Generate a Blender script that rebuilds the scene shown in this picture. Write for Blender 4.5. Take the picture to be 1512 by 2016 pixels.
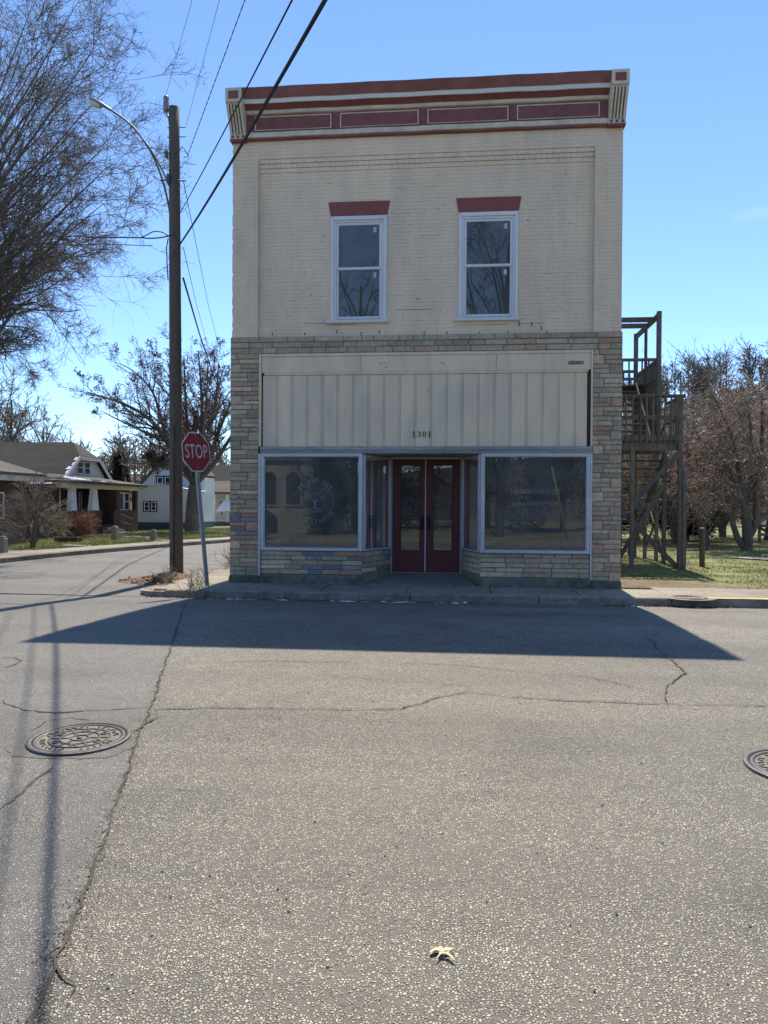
import bpy, math, random
import numpy as np
from mathutils import Vector, Matrix

sc = bpy.context.scene
for o in list(bpy.data.objects):
    bpy.data.objects.remove(o)
COL = sc.collection
PI = math.pi

# ------------------------------------------------------------------ camera
F, CX, CY = 1514.0, 756.0, 1008.0
CAM = np.array([0.709, -14.051, 1.6])
YAW, PITCH, ROLL = [math.radians(a) for a in (5.6186, -0.5254, 0.3460)]
_fw = np.array([-math.sin(YAW) * math.cos(PITCH), math.cos(YAW) * math.cos(PITCH), math.sin(PITCH)])
_r = np.array([math.cos(YAW), math.sin(YAW), 0.0])
_u = np.cross(_r, _fw)
RR = _r * math.cos(ROLL) + _u * math.sin(ROLL)
UU = -_r * math.sin(ROLL) + _u * math.cos(ROLL)
cam_d = bpy.data.cameras.new('camera')
cam = bpy.data.objects.new('camera', cam_d)
COL.objects.link(cam)
cam_d.sensor_fit = 'VERTICAL'
cam_d.sensor_height = 24.0
cam_d.sensor_width = 18.0
cam_d.lens = F / 2016 * 24.0
cam_d.clip_start = 0.05
cam_d.clip_end = 4000
M = Matrix.Identity(4)
for i in range(3):
    M[i][0], M[i][1], M[i][2], M[i][3] = RR[i], UU[i], -_fw[i], CAM[i]
cam.matrix_world = M
sc.camera = cam


def at(u, v, ax, val):
    """the place on a plane of the street that a surveyed point of the photograph shows"""
    d = RR * (u - CX) / F - UU * (v - CY) / F + _fw
    i = 'xyz'.index(ax)
    return CAM + d * ((val - CAM[i]) / d[i])


# ------------------------------------------------------------------ light
SUN_AZ = math.radians(1.9)          # from +Y towards +X
SUN_EL = math.radians(55.4)
CLOUD = 0.0
world = bpy.data.worlds.new('World')
sc.world = world
world.use_nodes = True
wn = world.node_tree
wn.nodes.clear()
sky = wn.nodes.new('ShaderNodeTexSky')
sky.sky_type = 'NISHITA'
sky.sun_disc = False
sky.sun_elevation = SUN_EL
sky.sun_rotation = SUN_AZ
sky.altitude = 300
sky.air_density = 0.8
sky.dust_density = 0.0
sky.ozone_density = 6.0
bg = wn.nodes.new('ShaderNodeBackground')
bg.inputs['Strength'].default_value = 0.112
wo = wn.nodes.new('ShaderNodeOutputWorld')
# a few faint high wisps of cloud
tc = wn.nodes.new('ShaderNodeTexCoord')
mpw = wn.nodes.new('ShaderNodeMapping'); mpw.inputs['Scale'].default_value = (1.6, 1.6, 6.0); mpw.inputs['Location'].default_value = (CLOUD, 0.3, 0.0)
wn.links.new(tc.outputs['Generated'], mpw.inputs[0])
nw = wn.nodes.new('ShaderNodeTexNoise'); nw.inputs['Scale'].default_value = 1.5; nw.inputs['Detail'].default_value = 7; nw.inputs['Roughness'].default_value = 0.55
wn.links.new(mpw.outputs[0], nw.inputs['Vector'])
rw_ = wn.nodes.new('ShaderNodeMapRange'); rw_.inputs[1].default_value = 0.60; rw_.inputs[2].default_value = 0.85; rw_.inputs[4].default_value = 0.4
wn.links.new(nw.outputs['Fac'], rw_.inputs[0])
mw = wn.nodes.new('ShaderNodeMix'); mw.data_type = 'RGBA'
wn.links.new(rw_.outputs[0], mw.inputs['Factor']); wn.links.new(sky.outputs[0], mw.inputs['A']); mw.inputs['B'].default_value = (6.0, 6.4, 7.0, 1)
wn.links.new(mw.outputs['Result'], bg.inputs[0])
wn.links.new(bg.outputs[0], wo.inputs[0])

sd = bpy.data.lights.new('sun', 'SUN')
sd.energy = 3.5
sd.angle = math.radians(0.53)
sd.color = (1.0, 0.90, 0.74)
sun = bpy.data.objects.new('sun', sd)
COL.objects.link(sun)
svec = Vector((math.sin(SUN_AZ) * math.cos(SUN_EL), math.cos(SUN_AZ) * math.cos(SUN_EL), math.sin(SUN_EL)))
sun.rotation_euler = svec.to_track_quat('Z', 'Y').to_euler()
sun.location = svec * 60

sc.view_settings.view_transform = 'Standard'
sc.view_settings.look = 'None'
sc.view_settings.exposure = 1.12
sc.view_settings.gamma = 1.0
sc.view_settings.use_curve_mapping = False
sc.render.engine = 'CYCLES'
sc.cycles.max_bounces = 8
sc.cycles.transparent_max_bounces = 16
sc.cycles.caustics_reflective = False
sc.cycles.caustics_refractive = False

# ------------------------------------------------------------------ helpers
WLOC = {}


def put(o, origin, parent):
    WLOC[o.name] = Vector(origin)
    if parent is not None:
        o.parent = parent
        o.location = Vector(origin) - WLOC[parent.name]
    else:
        o.location = origin
    COL.objects.link(o)


def tag(o, label=None, cat=None, group=None, kind=None):
    if label: o['label'] = label
    if cat: o['category'] = cat
    if group: o['group'] = group
    if kind: o['kind'] = kind
    return o


def empty(name, loc, label, cat, group=None):
    o = bpy.data.objects.new(name, None)
    o.empty_display_size = 0.3
    put(o, Vector(loc), None)
    return tag(o, label, cat, group)


class MB:
    def __init__(s):
        s.v, s.f, s.m, s.sm = [], [], [], []

    def add(s, vs, fs, mi=0, smooth=False):
        b = len(s.v)
        s.v += [tuple(map(float, p)) for p in vs]
        for f in fs:
            s.f.append(tuple(b + i for i in f)); s.m.append(mi); s.sm.append(smooth)
        return s

    def box(s, x0, x1, y0, y1, z0, z1, mi=0):
        vs = [(x, y, z) for z in (z0, z1) for y in (y0, y1) for x in (x0, x1)]
        return s.add(vs, [(0, 2, 3, 1), (4, 5, 7, 6), (0, 1, 5, 4), (2, 6, 7, 3), (0, 4, 6, 2), (1, 3, 7, 5)], mi)

    def bbox(s, x0, x1, y0, y1, z0, z1, c=0.006, mi=0):
        """a box with every edge chamfered"""
        c = min(c, (x1 - x0) / 3, (y1 - y0) / 3, (z1 - z0) / 3)
        X, Y, Z = (x0, x1), (y0, y1), (z0, z1)
        vs, idx = [], {}
        for i in (0, 1):
            for j in (0, 1):
                for k in (0, 1):
                    sx, sy, sz = (c if i == 0 else -c), (c if j == 0 else -c), (c if k == 0 else -c)
                    for a, p in (('x', (X[i], Y[j] + sy, Z[k] + sz)), ('y', (X[i] + sx, Y[j], Z[k] + sz)),
                                 ('z', (X[i] + sx, Y[j] + sy, Z[k]))):
                        idx[(i, j, k, a)] = len(vs); vs.append(p)
        g = lambda *a: idx[a]
        fs = [(g(0, 0, 0, 'x'), g(0, 0, 1, 'x'), g(0, 1, 1, 'x'), g(0, 1, 0, 'x')),
              (g(1, 0, 0, 'x'), g(1, 1, 0, 'x'), g(1, 1, 1, 'x'), g(1, 0, 1, 'x')),
              (g(0, 0, 0, 'y'), g(1, 0, 0, 'y'), g(1, 0, 1, 'y'), g(0, 0, 1, 'y')),
              (g(0, 1, 0, 'y'), g(0, 1, 1, 'y'), g(1, 1, 1, 'y'), g(1, 1, 0, 'y')),
              (g(0, 0, 0, 'z'), g(0, 1, 0, 'z'), g(1, 1, 0, 'z'), g(1, 0, 0, 'z')),
              (g(0, 0, 1, 'z'), g(1, 0, 1, 'z'), g(1, 1, 1, 'z'), g(0, 1, 1, 'z'))]
        for i in (0, 1):
            for j in (0, 1):
                fs.append((g(i, j, 0, 'x'), g(i, j, 1, 'x'), g(i, j, 1, 'y'), g(i, j, 0, 'y')))
                fs.append((g(i, 0, j, 'x'), g(i, 1, j, 'x'), g(i, 1, j, 'z'), g(i, 0, j, 'z')))
                fs.append((g(0, i, j, 'y'), g(1, i, j, 'y'), g(1, i, j, 'z'), g(0, i, j, 'z')))
                for k in (0, 1):
                    fs.append((g(i, j, k, 'x'), g(i, j, k, 'y'), g(i, j, k, 'z')))
        return s.add(vs, fs, mi)

    def prism(s, poly, d, mi=0):
        """poly: list of 3D points, extruded by the vector d"""
        n = len(poly)
        P = [Vector(p) for p in poly]
        d = Vector(d)
        vs = P + [p + d for p in P]
        fs = [tuple(range(n - 1, -1, -1)), tuple(range(n, 2 * n))]
        fs += [(i, (i + 1) % n, n + (i + 1) % n, n + i) for i in range(n)]
        return s.add(vs, fs, mi)

    def tube(s, pts, rad, n=6, mi=0, cap=True, smooth=True):
        pts = [Vector(p) for p in pts]
        if not hasattr(rad, '__len__'): rad = [rad] * len(pts)
        vs, fs = [], []
        prev = None
        for i, p in enumerate(pts):
            t = (pts[min(i + 1, len(pts) - 1)] - pts[max(i - 1, 0)]).normalized()
            if prev is None:
                a = Vector((0, 0, 1)) if abs(t.z) < 0.9 else Vector((1, 0, 0))
                x = t.cross(a).normalized()
            else:
                x = (prev - t * prev.dot(t)).normalized()
            prev = x
            y = t.cross(x)
            for k in range(n):
                an = 2 * PI * k / n
                vs.append(p + (x * math.cos(an) + y * math.sin(an)) * rad[i])
        for i in range(len(pts) - 1):
            for k in range(n):
                a, b = i * n + k, i * n + (k + 1) % n
                fs.append((a, b, b + n, a + n))
        s.add(vs, fs, mi, smooth)
        if cap:
            b = len(s.v) - len(vs)
            s.f.append(tuple(b + k for k in range(n - 1, -1, -1))); s.m.append(mi); s.sm.append(False)
            s.f.append(tuple(b + (len(pts) - 1) * n + k for k in range(n))); s.m.append(mi); s.sm.append(False)
        return s

    def beam(s, p0, p1, w, h, mi=0, up=(0, 0, 1)):
        """rectangular bar between two points"""
        p0, p1 = Vector(p0), Vector(p1)
        t = (p1 - p0).normalized()
        up = Vector(up)
        if abs(t.dot(up)) > 0.95: up = Vector((0, 1, 0))
        x = t.cross(up).normalized()
        y = x.cross(t)
        vs = [p + x * a * w / 2 + y * b * h / 2 for p in (p0, p1) for a, b in ((-1, -1), (1, -1), (1, 1), (-1, 1))]
        return s.add(vs, [(3, 2, 1, 0), (4, 5, 6, 7), (0, 1, 5, 4), (1, 2, 6, 5), (2, 3, 7, 6), (3, 0, 4, 7)], mi)

    def lathe(s, prof, c, n=24, mi=0, smooth=True):
        vs, fs = [], []
        for r, z in prof:
            for k in range(n):
                a = 2 * PI * k / n
                vs.append((c[0] + r * math.cos(a), c[1] + r * math.sin(a), c[2] + z))
        for i in range(len(prof) - 1):
            for k in range(n):
                a, b = i * n + k, i * n + (k + 1) % n
                fs.append((a, b, b + n, a + n))
        return s.add(vs, fs, mi, smooth)

    def build(s, name, mats, parent=None, origin=None):
        V = np.array(s.v)
        if origin is None:
            origin = (V.min(0) + V.max(0)) / 2
            origin[2] = V[:, 2].min()
        me = bpy.data.meshes.new(name)
        me.from_pydata((V - np.array(origin)).tolist(), [], s.f)
        if not isinstance(mats, (list, tuple)): mats = [mats]
        for m in mats: me.materials.append(m)
        me.polygons.foreach_set('material_index', s.m)
        me.polygons.foreach_set('use_smooth', s.sm)
        me.update()
        o = bpy.data.objects.new(name, me)
        put(o, Vector(origin), parent)
        return o


def np_obj(name, V, Fc, m, parent=None, origin=None, smooth=False, midx=None):
    """big meshes straight from numpy (all faces of the same size)"""
    V = np.asarray(V, np.float32); Fc = np.asarray(Fc, np.int32)
    if origin is None:
        origin = (V.min(0) + V.max(0)) / 2
        origin[2] = V[:, 2].min()
    k = Fc.shape[1]
    me = bpy.data.meshes.new(name)
    me.vertices.add(len(V)); me.loops.add(Fc.size); me.polygons.add(len(Fc))
    me.vertices.foreach_set('co', (V - np.asarray(origin, np.float32)).ravel())
    me.loops.foreach_set('vertex_index', Fc.ravel())
    me.polygons.foreach_set('loop_start', np.arange(0, Fc.size, k, dtype=np.int32))
    if not isinstance(m, (list, tuple)): m = [m]
    for x in m: me.materials.append(x)
    if midx is not None: me.polygons.foreach_set('material_index', np.asarray(midx, np.int32))
    if smooth: me.polygons.foreach_set('use_smooth', np.ones(len(Fc), bool))
    me.update(calc_edges=True)
    o = bpy.data.objects.new(name, me)
    put(o, Vector([float(a) for a in origin]), parent)
    return o


def copy_tree(o, parent=None, loc=None):
    c = o.copy()
    COL.objects.link(c)
    if parent is not None: c.parent = parent
    if loc is not None: c.location = loc
    for ch in [x for x in bpy.data.objects if x.parent == o]:
        copy_tree(ch, c)
    return c


# ------------------------------------------------------------------ materials
def mat(name, col, rough=0.85, var=0.25, scale=4.0, big=0.2, bscale=0.5, bump=0.0, bumpscale=60.0, metal=0.0,
        spec=0.3, rnd=0.0, tint=None, tintamt=0.5, tintscale=1.0, stretch=(1, 1, 1)):
    m = bpy.data.materials.new(name)
    m.use_nodes = True
    nt = m.node_tree
    N, L = nt.nodes, nt.links
    b = N['Principled BSDF']
    b.inputs['Roughness'].default_value = rough
    b.inputs['Metallic'].default_value = metal
    b.inputs['Specular IOR Level'].default_value = spec
    g = N.new('ShaderNodeNewGeometry')
    mp = N.new('ShaderNodeMapping'); mp.inputs['Scale'].default_value = stretch
    L.new(g.outputs['Position'], mp.inputs[0])
    pos = mp.outputs[0]

    def noise(sc_, det=5):
        n = N.new('ShaderNodeTexNoise')
        n.inputs['Scale'].default_value = sc_
        n.inputs['Detail'].default_value = det
        L.new(pos, n.inputs['Vector'])
        return n.outputs['Fac']

    def rng(src, lo, hi):
        r = N.new('ShaderNodeMapRange')
        r.inputs[1].default_value = 0.3; r.inputs[2].default_value = 0.7
        r.inputs[3].default_value = lo; r.inputs[4].default_value = hi
        L.new(src, r.inputs[0])
        return r.outputs[0]

    def mul(a, c):
        k = N.new('ShaderNodeMath'); k.operation = 'MULTIPLY'
        L.new(a, k.inputs[0]); L.new(c, k.inputs[1])
        return k.outputs[0]
    f = mul(rng(noise(scale), 1 - var, 1 + var), rng(noise(bscale, 3), 1 - big, 1 + big))
    if rnd:
        oi = N.new('ShaderNodeObjectInfo')
        r = N.new('ShaderNodeMapRange')
        r.inputs[3].default_value = 1 - rnd; r.inputs[4].default_value = 1 + rnd
        L.new(oi.outputs['Random'], r.inputs[0])
        f = mul(f, r.outputs[0])
    base = N.new('ShaderNodeRGB'); base.outputs[0].default_value = (*col, 1)
    csrc = base.outputs[0]
    if tint:
        t = N.new('ShaderNodeMix'); t.data_type = 'RGBA'
        r = N.new('ShaderNodeMapRange')
        r.inputs[1].default_value = 0.45; r.inputs[2].default_value = 0.7
        r.inputs[4].default_value = tintamt
        L.new(noise(tintscale, 6), r.inputs[0])
        L.new(r.outputs[0], t.inputs['Factor'])
        L.new(csrc, t.inputs['A']); t.inputs['B'].default_value = (*tint, 1)
        csrc = t.outputs['Result']
    vm = N.new('ShaderNodeVectorMath'); vm.operation = 'SCALE'
    L.new(csrc, vm.inputs[0]); L.new(f, vm.inputs['Scale'])
    L.new(vm.outputs[0], b.inputs['Base Color'])
    if bump:
        bp = N.new('ShaderNodeBump')
        bp.inputs['Strength'].default_value = min(1.0, bump)
        bp.inputs['Distance'].default_value = 0.01
        L.new(noise(bumpscale, 4), bp.inputs['Height'])
        L.new(bp.outputs[0], b.inputs['Normal'])
    return m


def asphalt(name, binder, stone_lo, stone_hi, sscale=105.0, patch=0.16, cover=0.55):
    """chip-seal: stones of a voronoi pattern in dark binder"""
    m = bpy.data.materials.new(name)
    m.use_nodes = True
    nt = m.node_tree
    N, L = nt.nodes, nt.links
    b = N['Principled BSDF']
    b.inputs['Roughness'].default_value = 0.72
    b.inputs['Specular IOR Level'].default_value = 0.55
    g = N.new('ShaderNodeNewGeometry')
    pos = g.outputs['Position']
    # small warp so that chips are irregular
    wz = N.new('ShaderNodeTexNoise'); wz.inputs['Scale'].default_value = 60; L.new(pos, wz.inputs['Vector'])
    ws = N.new('ShaderNodeVectorMath'); ws.operation = 'SCALE'; ws.inputs['Scale'].default_value = 0.012
    L.new(wz.outputs['Color'], ws.inputs[0])
    wa = N.new('ShaderNodeVectorMath'); wa.operation = 'ADD'
    L.new(pos, wa.inputs[0]); L.new(ws.outputs[0], wa.inputs[1])
    vo = N.new('ShaderNodeTexVoronoi'); vo.inputs['Scale'].default_value = sscale
    L.new(wa.outputs[0], vo.inputs['Vector'])
    ve = N.new('ShaderNodeTexVoronoi'); ve.feature = 'DISTANCE_TO_EDGE'; ve.inputs['Scale'].default_value = sscale
    L.new(wa.outputs[0], ve.inputs['Vector'])
    sep = N.new('ShaderNodeSeparateColor'); L.new(vo.outputs['Color'], sep.inputs[0])
    ramp = N.new('ShaderNodeMix'); ramp.data_type = 'RGBA'
    L.new(sep.outputs[0], ramp.inputs['Factor'])
    ramp.inputs['A'].default_value = (*stone_lo, 1); ramp.inputs['B'].default_value = (*stone_hi, 1)
    # stone mask: away from the cell edge, and only some of the cells stand out of the binder
    e = N.new('ShaderNodeMapRange'); e.inputs[1].default_value = 0.05; e.inputs[2].default_value = 0.22
    L.new(ve.outputs['Distance'], e.inputs[0])
    p = N.new('ShaderNodeMapRange'); p.inputs[1].default_value = 1 - cover - 0.08; p.inputs[2].default_value = 1 - cover + 0.08
    n0 = N.new('ShaderNodeTexNoise'); n0.inputs['Scale'].default_value = 2.2; n0.inputs['Detail'].default_value = 6; L.new(pos, n0.inputs['Vector'])
    ad = N.new('ShaderNodeMath'); ad.operation = 'ADD'
    sb = N.new('ShaderNodeMapRange'); sb.inputs[1].default_value = 0.3; sb.inputs[2].default_value = 0.7
    sb.inputs[3].default_value = -0.25; sb.inputs[4].default_value = 0.25
    L.new(n0.outputs['Fac'], sb.inputs[0])
    L.new(sep.outputs[1], ad.inputs[0]); L.new(sb.outputs[0], ad.inputs[1])
    L.new(ad.outputs[0], p.inputs[0])
    mk = N.new('ShaderNodeMath'); mk.operation = 'MULTIPLY'
    L.new(e.outputs[0], mk.inputs[0]); L.new(p.outputs[0], mk.inputs[1])
    mx = N.new('ShaderNodeMix'); mx.data_type = 'RGBA'
    L.new(mk.outputs[0], mx.inputs['Factor'])
    mx.inputs['A'].default_value = (*binder, 1); L.new(ramp.outputs['Result'], mx.inputs['B'])
    # wear, patches
    wm = N.new('ShaderNodeMapping'); wm.inputs['Scale'].default_value = (0.14, 0.9, 1)      # wheel tracks and seal courses run along the street
    L.new(pos, wm.inputs[0])
    n1 = N.new('ShaderNodeTexNoise'); n1.inputs['Scale'].default_value = 0.9; n1.inputs['Detail'].default_value = 7; L.new(wm.outputs[0], n1.inputs['Vector'])
    n2 = N.new('ShaderNodeTexNoise'); n2.inputs['Scale'].default_value = 9; n2.inputs['Detail'].default_value = 8; n2.inputs['Roughness'].default_value = 0.7; L.new(pos, n2.inputs['Vector'])
    r1 = N.new('ShaderNodeMapRange'); r1.inputs[1].default_value = .3; r1.inputs[2].default_value = .7; r1.inputs[3].default_value = 1 - patch; r1.inputs[4].default_value = 1 + patch; L.new(n1.outputs['Fac'], r1.inputs[0])
    r2 = N.new('ShaderNodeMapRange'); r2.inputs[1].default_value = .3; r2.inputs[2].default_value = .7; r2.inputs[3].default_value = .86; r2.inputs[4].default_value = 1.14; L.new(n2.outputs['Fac'], r2.inputs[0])
    n3 = N.new('ShaderNodeTexNoise'); n3.inputs['Scale'].default_value = 0.8; n3.inputs['Detail'].default_value = 5; L.new(pos, n3.inputs['Vector'])
    r3 = N.new('ShaderNodeMapRange'); r3.inputs[1].default_value = .56; r3.inputs[2].default_value = .72; r3.inputs[3].default_value = 1; r3.inputs[4].default_value = .72; L.new(n3.outputs['Fac'], r3.inputs[0])
    m3 = N.new('ShaderNodeMath'); m3.operation = 'MULTIPLY'; L.new(r2.outputs[0], m3.inputs[0]); L.new(r3.outputs[0], m3.inputs[1])
    r2 = m3
    mm = N.new('ShaderNodeMath'); mm.operation = 'MULTIPLY'; L.new(r1.outputs[0], mm.inputs[0]); L.new(r2.outputs[0], mm.inputs[1])
    vm = N.new('ShaderNodeVectorMath'); vm.operation = 'SCALE'
    L.new(mx.outputs['Result'], vm.inputs[0]); L.new(mm.outputs[0], vm.inputs['Scale'])
    L.new(vm.outputs[0], b.inputs['Base Color'])
    bp = N.new('ShaderNodeBump'); bp.inputs['Strength'].default_value = 0.9; bp.inputs['Distance'].default_value = 0.006
    L.new(mk.outputs[0], bp.inputs['Height']); L.new(bp.outputs[0], b.inputs['Normal'])
    return m


def glass(name, ior=1.5, tint=(0.75, 0.8, 0.8), rough=0.0, veil_dust=0.12):
    m = bpy.data.materials.new(name)
    m.use_nodes = True
    nt = m.node_tree
    N, L = nt.nodes, nt.links
    N.remove(N['Principled BSDF'])
    out = N['Material Output']
    fr = N.new('ShaderNodeFresnel'); fr.inputs[0].default_value = ior
    tr = N.new('ShaderNodeBsdfTransparent'); tr.inputs[0].default_value = (*tint, 1)
    gl = N.new('ShaderNodeBsdfGlossy'); gl.inputs['Roughness'].default_value = rough
    gl.inputs[0].default_value = (1, 1, 1, 1)
    g = N.new('ShaderNodeNewGeometry')
    n = N.new('ShaderNodeTexNoise'); n.inputs['Scale'].default_value = 1.3; L.new(g.outputs['Position'], n.inputs['Vector'])
    bp = N.new('ShaderNodeBump'); bp.inputs['Strength'].default_value = 0.10; bp.inputs['Distance'].default_value = 0.0012
    L.new(n.outputs['Fac'], bp.inputs['Height']); L.new(bp.outputs[0], gl.inputs['Normal'])
    mx = N.new('ShaderNodeMixShader')
    L.new(fr.outputs[0], mx.inputs[0]); L.new(tr.outputs[0], mx.inputs[1]); L.new(gl.outputs[0], mx.inputs[2])
    df = N.new('ShaderNodeBsdfDiffuse'); df.inputs[0].default_value = (0.6, 0.59, 0.55, 1)      # pale dust film, added to lift the blacks like lens veil
    dn = N.new('ShaderNodeTexNoise'); dn.inputs['Scale'].default_value = 2.5; dn.inputs['Detail'].default_value = 6; L.new(g.outputs['Position'], dn.inputs['Vector'])
    dr_ = N.new('ShaderNodeMapRange'); dr_.inputs[1].default_value = .3; dr_.inputs[2].default_value = .7; dr_.inputs[3].default_value = veil_dust * .6; dr_.inputs[4].default_value = veil_dust * 1.5
    L.new(dn.outputs['Fac'], dr_.inputs[0])
    m2_ = N.new('ShaderNodeMixShader'); L.new(dr_.outputs[0], m2_.inputs[0]); L.new(mx.outputs[0], m2_.inputs[1]); L.new(df.outputs[0], m2_.inputs[2])
    L.new(m2_.outputs[0], out.inputs[0])
    return m


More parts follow.
